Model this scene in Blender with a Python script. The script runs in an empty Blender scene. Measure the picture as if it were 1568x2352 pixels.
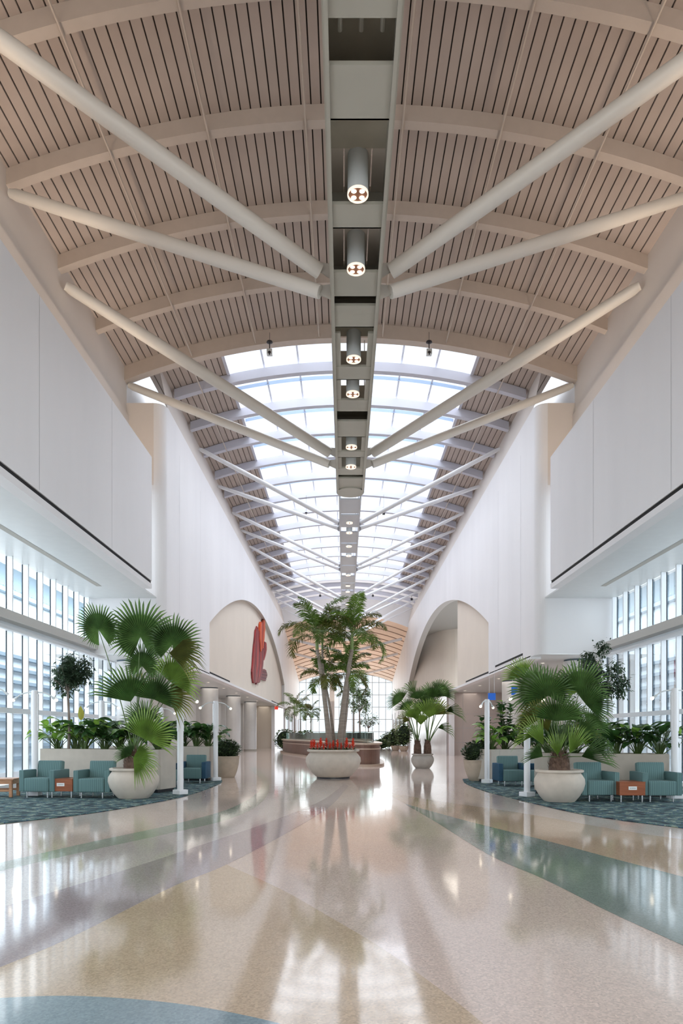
import bpy, bmesh, math, random
from mathutils import Vector, Matrix, Euler
random.seed(7)
S = bpy.context.scene
COL = S.collection
F = 1568.0          # focal length in pixels of the 1568-wide frame (24 mm on 24 mm)
EYE = 1.5
HC = 0.24           # the hall's centre line; the camera stands 0.3 m left of it
PI = math.pi

def P(px, py, Y):
    return Vector(((px-790)/F*Y, Y, EYE+(1686-py)/F*Y))
def G(px, py, z=0.0):
    Y = (EYE-z)*F/(py-1686)
    return Vector(((px-790)/F*Y, Y, z))

# ------------------------------------------------------------------ materials
MATS = {}
def mat(name, col, rough=0.6, metal=0.0, var=0.0, vscale=4.0, bump=0.0, bscale=60, spec=0.5, coat=0.0, emit=None, estr=0.0, trans=0.0, stretch=None, sub=0):
    if name in MATS: return MATS[name]
    m = bpy.data.materials.new(name); m.use_nodes = True
    nt = m.node_tree; b = nt.nodes['Principled BSDF']
    b.inputs['Base Color'].default_value = (*col, 1)
    b.inputs['Roughness'].default_value = rough
    b.inputs['Metallic'].default_value = metal
    b.inputs['Specular IOR Level'].default_value = spec
    b.inputs['Coat Weight'].default_value = coat
    b.inputs['Coat Roughness'].default_value = 0.05
    if emit:
        b.inputs['Emission Color'].default_value = (*emit, 1); b.inputs['Emission Strength'].default_value = estr
    tc = nt.nodes.new('ShaderNodeTexCoord'); mp = nt.nodes.new('ShaderNodeMapping')
    nt.links.new(tc.outputs['Object'], mp.inputs['Vector'])
    if stretch: mp.inputs['Scale'].default_value = stretch
    if var > 0:
        n = nt.nodes.new('ShaderNodeTexNoise'); n.inputs['Scale'].default_value = vscale; n.inputs['Detail'].default_value = 4
        nt.links.new(mp.outputs[0], n.inputs['Vector'])
        r = nt.nodes.new('ShaderNodeValToRGB')
        r.color_ramp.elements[0].position = 0.3; r.color_ramp.elements[1].position = 0.7
        r.color_ramp.elements[0].color = (*[max(0, c*(1-var)) for c in col], 1)
        r.color_ramp.elements[1].color = (*[min(1, c*(1+var)) for c in col], 1)
        nt.links.new(n.outputs['Fac'], r.inputs['Fac']); nt.links.new(r.outputs['Color'], b.inputs['Base Color'])
    if bump > 0:
        n2 = nt.nodes.new('ShaderNodeTexNoise'); n2.inputs['Scale'].default_value = bscale
        nt.links.new(mp.outputs[0], n2.inputs['Vector'])
        bp = nt.nodes.new('ShaderNodeBump'); bp.inputs['Strength'].default_value = bump; bp.inputs['Distance'].default_value = 0.02
        nt.links.new(n2.outputs['Fac'], bp.inputs['Height']); nt.links.new(bp.outputs['Normal'], b.inputs['Normal'])
    MATS[name] = m
    return m

def ramp_mat(name, kind, stops, scale, rough=0.8, stretch=(1, 1, 1), detail=2.0, coat=0, interp='LINEAR', dist=0.0, dscale=1.0):
    m = bpy.data.materials.new(name); m.use_nodes = True
    nt = m.node_tree; b = nt.nodes['Principled BSDF']; b.inputs['Roughness'].default_value = rough
    tc = nt.nodes.new('ShaderNodeTexCoord'); mp = nt.nodes.new('ShaderNodeMapping'); mp.inputs['Scale'].default_value = stretch
    nt.links.new(tc.outputs['Object'], mp.inputs['Vector'])
    if kind == 'noise':
        n = nt.nodes.new('ShaderNodeTexNoise'); n.inputs['Scale'].default_value = scale; n.inputs['Detail'].default_value = detail; out = n.outputs['Fac']
    elif kind == 'wave':
        n = nt.nodes.new('ShaderNodeTexWave'); n.inputs['Scale'].default_value = scale; n.inputs['Distortion'].default_value = dist
        n.inputs['Detail'].default_value = detail; n.inputs['Detail Scale'].default_value = dscale; out = n.outputs['Fac']
    else:
        n = nt.nodes.new('ShaderNodeTexVoronoi'); n.inputs['Scale'].default_value = scale; out = n.outputs['Color']
    nt.links.new(mp.outputs[0], n.inputs['Vector'])
    r = nt.nodes.new('ShaderNodeValToRGB'); r.color_ramp.interpolation = interp
    cr = r.color_ramp
    while len(cr.elements) < len(stops): cr.elements.new(0.5)
    for e, (p, c) in zip(cr.elements, stops): e.position = p; e.color = (*c, 1)
    nt.links.new(out, r.inputs['Fac']); nt.links.new(r.outputs['Color'], b.inputs['Base Color'])
    return m

def terrazzo(name, col):
    m = bpy.data.materials.new(name); m.use_nodes = True
    nt = m.node_tree; b = nt.nodes['Principled BSDF']
    tc = nt.nodes.new('ShaderNodeTexCoord')
    v = nt.nodes.new('ShaderNodeTexVoronoi'); v.inputs['Scale'].default_value = 75
    n = nt.nodes.new('ShaderNodeTexNoise'); n.inputs['Scale'].default_value = 0.8; n.inputs['Detail'].default_value = 3
    for x in (v, n): nt.links.new(tc.outputs['Object'], x.inputs['Vector'])
    r = nt.nodes.new('ShaderNodeValToRGB'); r.color_ramp.elements[0].color = (*[c*0.8 for c in col], 1)
    r.color_ramp.elements[1].color = (*[min(1, c*1.2) for c in col], 1)
    nt.links.new(v.outputs['Color'], r.inputs['Fac'])
    mx = nt.nodes.new('ShaderNodeMix'); mx.data_type = 'RGBA'; mx.blend_type = 'MULTIPLY'; mx.inputs['Factor'].default_value = 0.5
    r2 = nt.nodes.new('ShaderNodeValToRGB'); r2.color_ramp.elements[0].position = .3; r2.color_ramp.elements[1].position = .7
    r2.color_ramp.elements[0].color = (.86, .86, .86, 1); r2.color_ramp.elements[1].color = (1, 1, 1, 1)
    nt.links.new(n.outputs['Fac'], r2.inputs['Fac'])
    nt.links.new(r.outputs['Color'], mx.inputs[6]); nt.links.new(r2.outputs['Color'], mx.inputs[7])
    nt.links.new(mx.outputs[2], b.inputs['Base Color'])
    b.inputs['Roughness'].default_value = 0.075; b.inputs['IOR'].default_value = 1.55
    b.inputs['Specular IOR Level'].default_value = 0.7
    n3 = nt.nodes.new('ShaderNodeTexNoise'); n3.inputs['Scale'].default_value = 1.6; n3.inputs['Detail'].default_value = 1
    nt.links.new(tc.outputs['Object'], n3.inputs['Vector'])
    bp = nt.nodes.new('ShaderNodeBump'); bp.inputs['Strength'].default_value = 0.05; bp.inputs['Distance'].default_value = 0.02
    nt.links.new(n3.outputs['Fac'], bp.inputs['Height']); nt.links.new(bp.outputs['Normal'], b.inputs['Normal'])
    return m

def glass_mat(name, tint, fac=0.6):
    m = bpy.data.materials.new(name); m.use_nodes = True
    nt = m.node_tree; nt.nodes.clear()
    o = nt.nodes.new('ShaderNodeOutputMaterial'); t = nt.nodes.new('ShaderNodeBsdfTransparent'); g = nt.nodes.new('ShaderNodeBsdfGlossy')
    t.inputs['Color'].default_value = (*tint, 1); g.inputs['Roughness'].default_value = 0.02
    mx = nt.nodes.new('ShaderNodeMixShader'); fr = nt.nodes.new('ShaderNodeLayerWeight'); fr.inputs['Blend'].default_value = 0.25
    mt = nt.nodes.new('ShaderNodeMath'); mt.operation = 'MULTIPLY'; mt.inputs[1].default_value = fac
    nt.links.new(fr.outputs['Fresnel'], mt.inputs[0]); nt.links.new(mt.outputs[0], mx.inputs['Fac'])
    nt.links.new(t.outputs[0], mx.inputs[1]); nt.links.new(g.outputs[0], mx.inputs[2]); nt.links.new(mx.outputs[0], o.inputs['Surface'])
    return m

M_wall = mat('white_wall_paint', (.80, .79, .80), .55, var=.035, vscale=.5, stretch=(1, 1, .25))
M_beige = mat('beige_wall_paint', (.70, .62, .53), .6, var=.03, vscale=.5)
M_cream = mat('cream_upper_wall', (.70, .645, .60), .6, var=.03, vscale=.5)
M_plank = mat('ceiling_plank', (.47, .395, .35), .7, var=.05, vscale=1.2, bump=.15, bscale=160)
M_gap = mat('ceiling_gap_dark', (.05, .04, .035), .9)
M_rib = mat('rib_paint', (.54, .465, .405), .55, var=.03)
M_ribw = mat('skylight_rib_paint', (.56, .57, .65), .5)
M_purlin = mat('blue_grey_purlin', (.30, .40, .56), .4)
M_tube = mat('strut_paint', (.68, .655, .61), .4)
M_spine = mat('spine_paint', (.43, .415, .355), .4, var=.04, vscale=1)
M_spined = mat('spine_dark', (.44, .41, .33), .5, var=.1, vscale=1.5)
M_white = mat('white_metal', (.83, .84, .87), .35)
M_fin = mat('white_window_fin', (.86, .90, .94), .35)
M_dark = mat('dark_gasket', (.10, .14, .18), .5)
M_black = mat('black_slot', (.008, .008, .01), .8)
M_soffit = mat('soffit_paint', (.66, .68, .68), .35, var=.02)
M_softaupe = mat('soffit_groove', (.42, .40, .36), .6)
M_column = mat('column_paint', (.72, .71, .70), .3, var=.02)
M_stone = mat('planter_stone', (.53, .475, .41), .75, var=.07, vscale=3, bump=.15, bscale=90)
M_pot = mat('pot_stone', (.60, .53, .455), .7, var=.06, vscale=5, bump=.2, bscale=120)
M_pot2 = mat('pot_tan', (.50, .41, .32), .7, var=.1, vscale=5, bump=.2, bscale=120)
M_pot3 = mat('pot_grey', (.42, .39, .35), .7, var=.08, vscale=5, bump=.2, bscale=120)
M_soil = mat('soil', (.05, .035, .025), .95, var=.4, vscale=30, bump=.6, bscale=50)
M_wood = mat('red_brown_wood', (.33, .10, .04), .35, var=.2, vscale=3, stretch=(1, 1, 12))
M_wood2 = mat('bench_wood', (.50, .25, .13), .4, var=.2, vscale=3, stretch=(2, 12, 12))
M_desk = mat('desk_brown_panel', (.20, .105, .075), .4, var=.12, vscale=2)
M_desktop = mat('desk_top', (.55, .42, .33), .3, var=.05)
M_chrome = mat('leg_metal', (.75, .76, .78), .25, metal=.9)
M_placard = mat('placard_white', (.85, .86, .85), .5)
M_ink = mat('placard_ink', (.35, .38, .40), .6)
M_bluesign = mat('blue_sign', (.01, .12, .55), .4, emit=(.01, .12, .6), estr=.25)
M_exit = mat('red_sign', (.8, .05, .03), .4, emit=(.9, .05, .03), estr=.5)
M_bulb = mat('warm_bulb', (1, .9, .75), .3, emit=(1, .86, .66), estr=6)
M_lens = mat('warm_lens', (1, .9, .8), .3, emit=(1, .84, .66), estr=2.2)
M_lensb = mat('lamp_reflector', (.22, .10, .06), .35, emit=(.5, .2, .08), estr=.12)
M_cam = mat('black_camera', (.02, .02, .025), .35)
M_trunk = mat('palm_trunk', (.30, .25, .21), .85, var=.2, vscale=3, stretch=(1, 1, 9), bump=.4, bscale=20)
M_crownshaft = mat('palm_crownshaft', (.22, .30, .10), .5, var=.2, vscale=5)
M_bark = mat('dark_bark', (.14, .085, .06), .9, var=.35, vscale=12, bump=.5, bscale=40)
M_stalk = mat('green_stalk', (.09, .15, .04), .5, var=.2, vscale=6)
M_frond = mat('palm_frond', (.10, .18, .03), .45, var=.55, vscale=2.2)
M_frond2 = mat('palm_frond_olive', (.12, .13, .03), .45, var=.4, vscale=2.2)
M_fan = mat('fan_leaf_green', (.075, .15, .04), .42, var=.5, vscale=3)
M_fand = mat('fan_leaf_green_shade', (.028, .065, .018), .5, var=.5, vscale=3)  # darker copies for one side of each pleat: pleat shading put into colour
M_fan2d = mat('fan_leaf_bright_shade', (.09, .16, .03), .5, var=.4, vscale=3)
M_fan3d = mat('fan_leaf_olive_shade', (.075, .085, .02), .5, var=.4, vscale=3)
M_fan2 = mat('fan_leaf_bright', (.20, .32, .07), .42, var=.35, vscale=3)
M_fan3 = mat('fan_leaf_olive', (.15, .17, .04), .45, var=.4, vscale=4)
M_leaf = mat('broad_leaf_dark', (.03, .085, .022), .30, var=.6, vscale=2.5)
M_leaf2 = mat('broad_leaf_light', (.16, .31, .05), .32, var=.6, vscale=3)
def translucent(ms, f=.35):
    for m in ms:
        nt = m.node_tree; b = nt.nodes['Principled BSDF']; out = nt.nodes['Material Output']
        t = nt.nodes.new('ShaderNodeBsdfTranslucent'); mx = nt.nodes.new('ShaderNodeMixShader'); mx.inputs['Fac'].default_value = f
        g = nt.nodes.new('ShaderNodeHueSaturation'); g.inputs['Value'].default_value = 2.0; g.inputs['Hue'].default_value = .485
        if b.inputs['Base Color'].links: nt.links.new(b.inputs['Base Color'].links[0].from_socket, g.inputs['Color'])
        nt.links.new(g.outputs[0], t.inputs['Color'])
        nt.links.new(b.outputs[0], mx.inputs[1]); nt.links.new(t.outputs[0], mx.inputs[2]); nt.links.new(mx.outputs[0], out.inputs['Surface'])
M_leafy = mat('broad_leaf_yellow', (.42, .40, .04), .4, var=.2)
M_ficus = mat('ficus_leaf', (.05, .085, .05), .35, var=.5, vscale=5)
M_bush = mat('bush_leaf', (.06, .10, .04), .4, var=.7, vscale=9)
translucent([M_frond, M_frond2, M_leaf, M_leaf2, M_ficus], .3); translucent([M_fan, M_fand, M_fan2, M_fan2d, M_fan3, M_fan3d], .45)
M_red = mat('red_flower', (.85, .06, .02), .5, var=.3, vscale=12)
M_redart = mat('red_art_wood', (.27, .02, .022), .55, var=.45, vscale=1.2, stretch=(1, 1, .25), bump=.4, bscale=3)
M_orangeart = mat('orange_art_wood', (.52, .07, .015), .55, var=.35, vscale=1.2, stretch=(1, 1, .25), bump=.4, bscale=3)
M_redart2 = mat('deep_red_art_wood', (.16, .01, .02), .55, var=.4, vscale=1.2, stretch=(1, 1, .25))
M_orangeart2 = mat('red_orange_art_wood', (.38, .03, .015), .55, var=.35, vscale=1.2, stretch=(1, 1, .25))
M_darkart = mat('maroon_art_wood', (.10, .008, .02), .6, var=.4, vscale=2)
M_glass = glass_mat('clear_glass', (.90, .96, .98))
M_skyglass = glass_mat('skylight_glass', (.97, .98, 1.0), .08)
M_deskglass = glass_mat('frosted_green_glass', (.86, .93, .91), .9)
M_ext = mat('exterior_panel', (.66, .75, .82), .7, var=.03)
M_extw = mat('exterior_white_panel', (.60, .70, .78), .7)
M_extd = mat('exterior_louvre', (.22, .29, .36), .8)  # darker blue-grey colour of the louvres
M_roof = mat('exterior_roof', (.62, .72, .78), .5)
M_ground = mat('exterior_paving', (.45, .47, .48), .9, var=.1)
M_pink = mat('pink_stone_panel', (.58, .50, .47), .25, var=.04, vscale=1)
M_teal = ramp_mat('teal_stripe_fabric', 'wave', [(0, (.085, .16, .165)), (.45, (.13, .235, .235)), (.8, (.19, .31, .30)), (1, (.10, .19, .205))], 7.0, .85, (1, .02, .02), 3, dist=1.5, dscale=2)
M_blue = mat('dark_blue_fabric', (.02, .075, .135), .8, var=.15, vscale=6)
M_carpet = ramp_mat('patterned_carpet', 'noise', [(.0, (.012, .022, .04)), (.40, (.03, .075, .085)), (.47, (.075, .15, .145)), (.52, (.03, .08, .14)), (.57, (.24, .31, .25)), (.66, (.07, .13, .13))], 4.6, .95, (1.0, 1.0, 1), 3, interp='CONSTANT')
T_base = terrazzo('terrazzo_pink', (.75, .61, .535))
T_grey = terrazzo('terrazzo_pale_grey', (.67, .60, .57))
T_purple = terrazzo('terrazzo_mauve', (.475, .405, .42))
T_tan = terrazzo('terrazzo_tan', (.655, .51, .37))
T_blue = terrazzo('terrazzo_blue', (.27, .37, .42))
T_teal = terrazzo('terrazzo_teal', (.27, .325, .30))
T_green = terrazzo('terrazzo_green', (.47, .50, .42))
T_orange = terrazzo('terrazzo_peach', (.66, .49, .36))

# ------------------------------------------------------------------ mesh helpers
def mk(): return bmesh.new()
def link(name, bm, m, parent=None, smooth=False):
    me = bpy.data.meshes.new(name)
    bm.normal_update()
    bm.to_mesh(me); bm.free()
    for x in (m if isinstance(m, (list, tuple)) else [m]): me.materials.append(x)
    if smooth:
        for p in me.polygons: p.use_smooth = True
        try: me.set_sharp_from_angle(angle=math.radians(40))
        except Exception: pass
    o = bpy.data.objects.new(name, me); COL.objects.link(o)
    if parent: o.parent = parent
    return o
def tag(o, label, cat, group=None, kind=None):
    o['label'] = label; o['category'] = cat
    if group: o['group'] = group
    if kind: o['kind'] = kind
    return o
def thing(name, label, cat, loc=(0, 0, 0), rz=0, group=None):
    o = bpy.data.objects.new(name, None); COL.objects.link(o)
    o.location = loc; o.rotation_euler = (0, 0, rz); o.empty_display_size = .2
    return tag(o, label, cat, group)
def struct(name, bm, m, smooth=False, parent=None):
    o = link(name, bm, m, parent, smooth)
    if not parent: o['kind'] = 'structure'
    return o
def dup(root, loc, rz=0, label=None, group=None, scale=None):
    r = root.copy(); COL.objects.link(r); r.location = loc; r.rotation_euler = (0, 0, rz)
    if label: r['label'] = label
    if group: r['group'] = group
    if scale: r.scale = (scale,)*3
    for ch in list(root.children):
        c = ch.copy(); COL.objects.link(c); c.parent = r
        for g in list(ch.children):
            d = g.copy(); COL.objects.link(d); d.parent = c
    return r
def face(bm, pts, mi=0):
    f = bm.faces.new([bm.verts.new(p) for p in pts]); f.material_index = mi; return f
def box(bm, x0, x1, y0, y1, z0, z1, mi=0, bev=0, mtx=None):
    n0 = len(bm.faces)
    r = bmesh.ops.create_cube(bm, size=1)
    vs = r['verts']
    for v in vs:
        v.co = Vector(((x0+x1)/2+v.co.x*(x1-x0), (y0+y1)/2+v.co.y*(y1-y0), (z0+z1)/2+v.co.z*(z1-z0)))
    fs = set(f for v in vs for f in v.link_faces)
    for f in fs: f.material_index = mi
    if bev:
        es = set(e for v in vs for e in v.link_edges)
        rr = bmesh.ops.bevel(bm, geom=list(es), offset=bev, segments=3, affect='EDGES', profile=.5, clamp_overlap=True)
        for f in rr['faces']: f.material_index = mi
        vs = list(set(v for f in rr['faces'] for v in f.verts))
        # include full faces
        st = set(vs)
        for v in list(vs):
            for f in v.link_faces: st.update(f.verts)
        vs = list(st)
    if mtx:
        for v in vs: v.co = mtx @ v.co
    return vs
def tube(bm, pts, rad, n=8, mi=0, caps=True):
    pts = [Vector(p) for p in pts]
    if not isinstance(rad, (list, tuple)): rad = [rad]*len(pts)
    rings = []
    up = Vector((0, 0, 1)); prev = None
    for i, p in enumerate(pts):
        d = (pts[min(i+1, len(pts)-1)]-pts[max(i-1, 0)]).normalized()
        if prev is None:
            a = up if abs(d.z) < .9 else Vector((1, 0, 0))
            u = d.cross(a).normalized()
        else:
            u = (prev-d*prev.dot(d)).normalized()
        prev = u; w = d.cross(u)
        rings.append([bm.verts.new(p+(u*math.cos(2*PI*k/n)+w*math.sin(2*PI*k/n))*rad[i]) for k in range(n)])
    for a, b in zip(rings, rings[1:]):
        for k in range(n):
            f = bm.faces.new((a[k], a[(k+1) % n], b[(k+1) % n], b[k])); f.material_index = mi
    if caps:
        for r in (rings[0], rings[-1]):
            f = bm.faces.new(r); f.material_index = mi
def lathe(bm, prof, n=48, mi=0, c=(0, 0, 0)):
    c = Vector(c); rings = []
    for r, z in prof:
        if r < 1e-5: rings.append([bm.verts.new(c+Vector((0, 0, z)))])
        else: rings.append([bm.verts.new(c+Vector((r*math.cos(2*PI*k/n), r*math.sin(2*PI*k/n), z))) for k in range(n)])
    for a, b in zip(rings, rings[1:]):
        for k in range(n):
            q = [a[k % len(a)], a[(k+1) % len(a)], b[(k+1) % len(b)], b[k % len(b)]]
            q2 = []
            for v in q:
                if v not in q2: q2.append(v)
            if len(q2) >= 3:
                f = bm.faces.new(q2); f.material_index = mi
def bez(p0, p1, p2, n=8):
    p0, p1, p2 = Vector(p0), Vector(p1), Vector(p2)
    return [(1-t)**2*p0+2*t*(1-t)*p1+t*t*p2 for t in [i/n for i in range(n+1)]]
def catmull(pts, n=6):
    out = []
    P_ = [Vector(p) for p in pts]; P_ = [2*P_[0]-P_[1]]+P_+[2*P_[-1]-P_[-2]]
    for i in range(1, len(P_)-2):
        a, b, c, d = P_[i-1:i+3]
        for k in range(n):
            t = k/n
            out.append(.5*((2*b)+(c-a)*t+(2*a-5*b+4*c-d)*t*t+(3*b-a-3*c+d)*t**3))
    out.append(P_[-2]); return out

# ------------------------------------------------------------------ camera
cam = bpy.data.cameras.new('camera'); co = bpy.data.objects.new('camera', cam); COL.objects.link(co)
co.location = (0, 0, EYE); co.rotation_euler = (PI/2, 0, 0)
cam.sensor_fit = 'HORIZONTAL'; cam.sensor_width = 24; cam.lens = 24*F/1568
cam.shift_x = (784-790)/1568; cam.shift_y = (1686-1176)/1568
cam.clip_start = .05; cam.clip_end = 400
S.camera = co

# ------------------------------------------------------------------ vault profile
R_V = 22.6; Z_V = 15.98
def vz(xp): return Z_V-(R_V-math.sqrt(R_V*R_V-xp*xp))      # rib underside height at distance xp from the centre line
def X(xp): return HC+xp
YB = -14.0            # back end of the hall behind the camera
YE = 24.9             # last big rib
YS = 65.0             # skylight end
YH = 75.0             # end of the high hall
YF = 100.0            # far glass wall

# ------------------------------------------------------------------ floor with inlays
bm = mk()
face(bm, [(-13, YB-.5, 0), (14, YB-.5, 0), (14, YF+2, 0), (-13, YF+2, 0)], 0)
def inlay(edge1, edge2, mi, z):
    a = catmull([G(*p) for p in edge1]); b = catmull([G(*p) for p in edge2])
    n = max(len(a), len(b))
    def res(l):
        out = []
        for i in range(n):
            t = i/(n-1)*(len(l)-1); k = min(int(t), len(l)-2); out.append(l[k].lerp(l[k+1], t-k))
        return out
    a, b = res(a), res(b)
    va = [bm.verts.new((p.x, p.y, z)) for p in a]; vb = [bm.verts.new((p.x, p.y, z)) for p in b]
    for i in range(n-1):
        f = bm.faces.new((va[i], va[i+1], vb[i+1], vb[i])); f.material_index = mi
        if f.normal.z < 0: f.normal_flip()
UP = [(-500, 2255), (-200, 2150), (0, 2085), (250, 2010), (480, 1935), (640, 1880), (745, 1835), (790, 1800)]
UL = [(-500, 2420), (-200, 2305), (0, 2222), (170, 2150), (400, 2035), (520, 1986), (665, 1910), (760, 1850), (800, 1805)]
GU = [(-500, 2100), (-200, 2030), (0, 1982), (200, 1936), (400, 1893), (520, 1860), (580, 1830), (601, 1805), (596, 1785), (570, 1765)]
GL = [(-500, 2125), (-200, 2050), (0, 2001), (200, 1955), (400, 1912), (530, 1880), (598, 1845), (618, 1812), (611, 1785), (585, 1762)]
inlay(GL, UP, 1, .0010)
inlay(GU, GL, 6, .0014)
inlay(UP, UL, 2, .0014)
inlay([(520, 1986), (400, 2035), (170, 2150), (0, 2222), (-200, 2305), (-500, 2420)],
      [(520, 1986), (640, 2040), (760, 2108), (880, 2180), (1000, 2265), (1110, 2352), (1250, 2480)], 3, .0010)
inlay([(-500, 2340), (-200, 2305), (0, 2293), (150, 2288), (300, 2295), (450, 2312), (620, 2346), (800, 2400)],
      [(-500, 2900), (-200, 2900), (0, 2900), (150, 2900), (300, 2900), (450, 2900), (600, 2900), (700, 2900)], 4, .0022)
TU = [(930, 1846), (985, 1862), (1100, 1893), (1250, 1930), (1400, 1970), (1568, 2014), (1800, 2075), (2100, 2150)]
TL = [(935, 1850), (1000, 1888), (1120, 1962), (1250, 2020), (1400, 2095), (1568, 2172), (1800, 2280), (2100, 2420)]
inlay(TU, TL, 5, .0014)
inlay([(880, 1818), (980, 1836), (1200, 1868), (1400, 1903), (1568, 1928), (1800, 1955), (2100, 1990)], TU[:-1]+[(2100, 2150)], 7, .0012)
fl = struct('floor', bm, [T_base, T_grey, T_purple, T_tan, T_blue, T_teal, T_green, T_orange])

# ------------------------------------------------------------------ ceiling: planked vault
def plank_band(bm, xa, xb, y0, y1, off=.38, w=.205, gap=.032):
    s = 1 if xb > xa else -1
    n = int(abs(xb-xa)/(w+gap))
    for i in range(n+1):
        a = xa+s*i*(w+gap); b = a+s*w
        if abs(b) > abs(xb) and s*b > s*xb: b = xb
        if s*(b-a) <= 0: continue
        za, zb = vz(a)+off, vz(b)+off
        q = [(X(a), y0, za), (X(b), y0, zb), (X(b), y1, zb), (X(a), y1, za)]
        face(bm, q, 0)
        for (x_, z_) in ((a, za), (b, zb)):
            face(bm, [(X(x_), y0, z_), (X(x_), y1, z_), (X(x_), y1, z_+.05), (X(x_), y0, z_+.05)], 0)
    m = 16
    for i in range(m):
        a = xa+(xb-xa)*i/m; b = xa+(xb-xa)*(i+1)/m
        face(bm, [(X(a), y0, vz(a)+off+.06), (X(b), y0, vz(b)+off+.06), (X(b), y1, vz(b)+off+.06), (X(a), y1, vz(a)+off+.06)], 1)
bm = mk()
plank_band(bm, -8.35, 8.35, YB, YE)
for s in (-1, 1):
    plank_band(bm, s*4.85, s*7.6, YE+.1, YS)
# white plain vault after the skylight
for i in range(24):
    a = -7.2+14.4*i/24; b = -7.2+14.4*(i+1)/24
    face(bm, [(X(a), YS, vz(a)+.38), (X(b), YS, vz(b)+.38), (X(b), YH, vz(b)+.38), (X(a), YH, vz(a)+.38)], 2)
# lower slatted vault beyond the high hall
def vz2(xp, y): return 14.6-xp*xp*.030-(y-YH)*.165
for j in range(20):
    a = -6.8+13.6*j/20; b = a+13.6/20
    for k in range(14):
        y0 = YH+k*25/14; y1 = y0+25/14
        yg = y0+25/14*.82
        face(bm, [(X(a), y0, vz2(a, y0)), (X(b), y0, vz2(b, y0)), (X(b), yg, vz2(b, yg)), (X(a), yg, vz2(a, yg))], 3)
        face(bm, [(X(a), yg, vz2(a, yg)+.1), (X(b), yg, vz2(b, yg)+.1), (X(b), y1, vz2(b, y1)+.1), (X(a), y1, vz2(a, y1)+.1)], 4)
        for yy in (yg, y1): face(bm, [(X(a), yy, vz2(a, yy)-.002), (X(b), yy, vz2(b, yy)-.002), (X(b), yy, vz2(b, yy)+.12), (X(a), yy, vz2(a, yy)+.12)], 4)
# end wall of the high hall between the two vaults
for i in range(24):
    a = -7.2+14.4*i/24; b = a+.6
    face(bm, [(X(a), YH, vz(a)+.4), (X(b), YH, vz(b)+.4), (X(b), YH, vz2(b, YH)), (X(a), YH, vz2(a, YH))], 2)
M_slat_glow = mat('warm_slats_glow', (.72, .53, .40), .6, emit=(.9, .55, .35), estr=.10)  # faint glow added to the slats, which are no lamps
M_slatd = mat('warm_slat_gap', (.50, .36, .27), .7)
struct('ceiling', bm, [M_plank, M_gap, M_wall, M_slat_glow, M_slatd])

# ribs
def arc_rib(bm, x0, x1, yc, w, zb, zt, n=28):
    for i in range(n):
        a = x0+(x1-x0)*i/n; b = x0+(x1-x0)*(i+1)/n
        pa = [(X(a), yc-w/2, vz(a)+zb), (X(a), yc+w/2, vz(a)+zb), (X(a), yc+w/2, vz(a)+zt), (X(a), yc-w/2, vz(a)+zt)]
        pb = [(X(b), yc-w/2, vz(b)+zb), (X(b), yc+w/2, vz(b)+zb), (X(b), yc+w/2, vz(b)+zt), (X(b), yc-w/2, vz(b)+zt)]
        for k in range(4):
            face(bm, [pa[k], pa[(k+1) % 4], pb[(k+1) % 4], pb[k]])
        if i == 0: face(bm, pa)
        if i == n-1: face(bm, pb)
    bmesh.ops.remove_doubles(bm, verts=bm.verts, dist=1e-4)
ord_ = ['first', 'second', 'third', 'fourth', 'fifth', 'sixth', 'seventh', 'eighth', 'ninth', 'tenth', 'eleventh', 'twelfth', 'thirteenth', 'fourteenth', 'fifteenth', 'sixteenth', 'seventeenth', 'eighteenth']
ys = [13.3-2.9*i for i in range(6, 0, -1)]+[13.3, 16.2, 19.1, 22.0]
for i, y in enumerate(ys):
    if y < 8: continue
    bm = mk(); arc_rib(bm, -8.2, 8.2, y, .24, 0, .38)
    vis = [v for v in ys if v > 8]
    tag(link('roof_rib', bm, M_rib), 'cream curved roof rib under the planked ceiling, %s from the camera' % ord_[vis.index(y)], 'roof rib', 'ribs under the planked ceiling')
bm = mk(); arc_rib(bm, -8.2, 8.2, YE, .34, -.12, .55)
tag(link('roof_rib', bm, M_rib), 'deep cream roof rib at the front edge of the skylight', 'roof rib')
k = 0; y = 27.3
while y < 73:
    bm = mk(); arc_rib(bm, -7.0, 7.0, y, .26 if y < YS else .15, 0, .36)
    tag(link('skylight_rib', bm, M_ribw), 'pale curved rib crossing below the glass roof, %s past the deep rib' % ord_[k], 'roof rib', 'ribs crossing the skylight')
    k += 1; y += 2.83
# skylight frame + glass
bm = mk()
for i in range(8):
    xp = -4.8+i*1.3714
    tube(bm, [(X(xp), YE, vz(xp)+.48), (X(xp), YS, vz(xp)+.48)], .035, 4)
y = 27.3-1.41
while y < YS:
    for i in range(20):
        a = -4.8+.48*i; b = a+.48
        face(bm, [(X(a), y-.13, vz(a)+.55), (X(b), y-.13, vz(b)+.55), (X(b), y+.13, vz(b)+.55), (X(a), y+.13, vz(a)+.55)], 1)
        face(bm, [(X(a), y-.13, vz(a)+.40), (X(b), y-.13, vz(b)+.40), (X(b), y-.13, vz(b)+.55), (X(a), y-.13, vz(a)+.55)], 1)
    y += 2.83
for s in (-1, 1):
    box(bm, X(s*4.83)-.06, X(s*4.83)+.06, YE, YS, vz(4.8)+.30, vz(4.8)+.75, 0)
sk = struct('window_1', bm, [M_ribw, M_purlin])
bm = mk()
for i in range(20):
    a = -4.8+.48*i; b = a+.48
    face(bm, [(X(a), YE, vz(a)+.6), (X(b), YE, vz(b)+.6), (X(b), YS, vz(b)+.6), (X(a), YS, vz(a)+.6)])
link('glass', bm, M_skyglass, sk)

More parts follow.
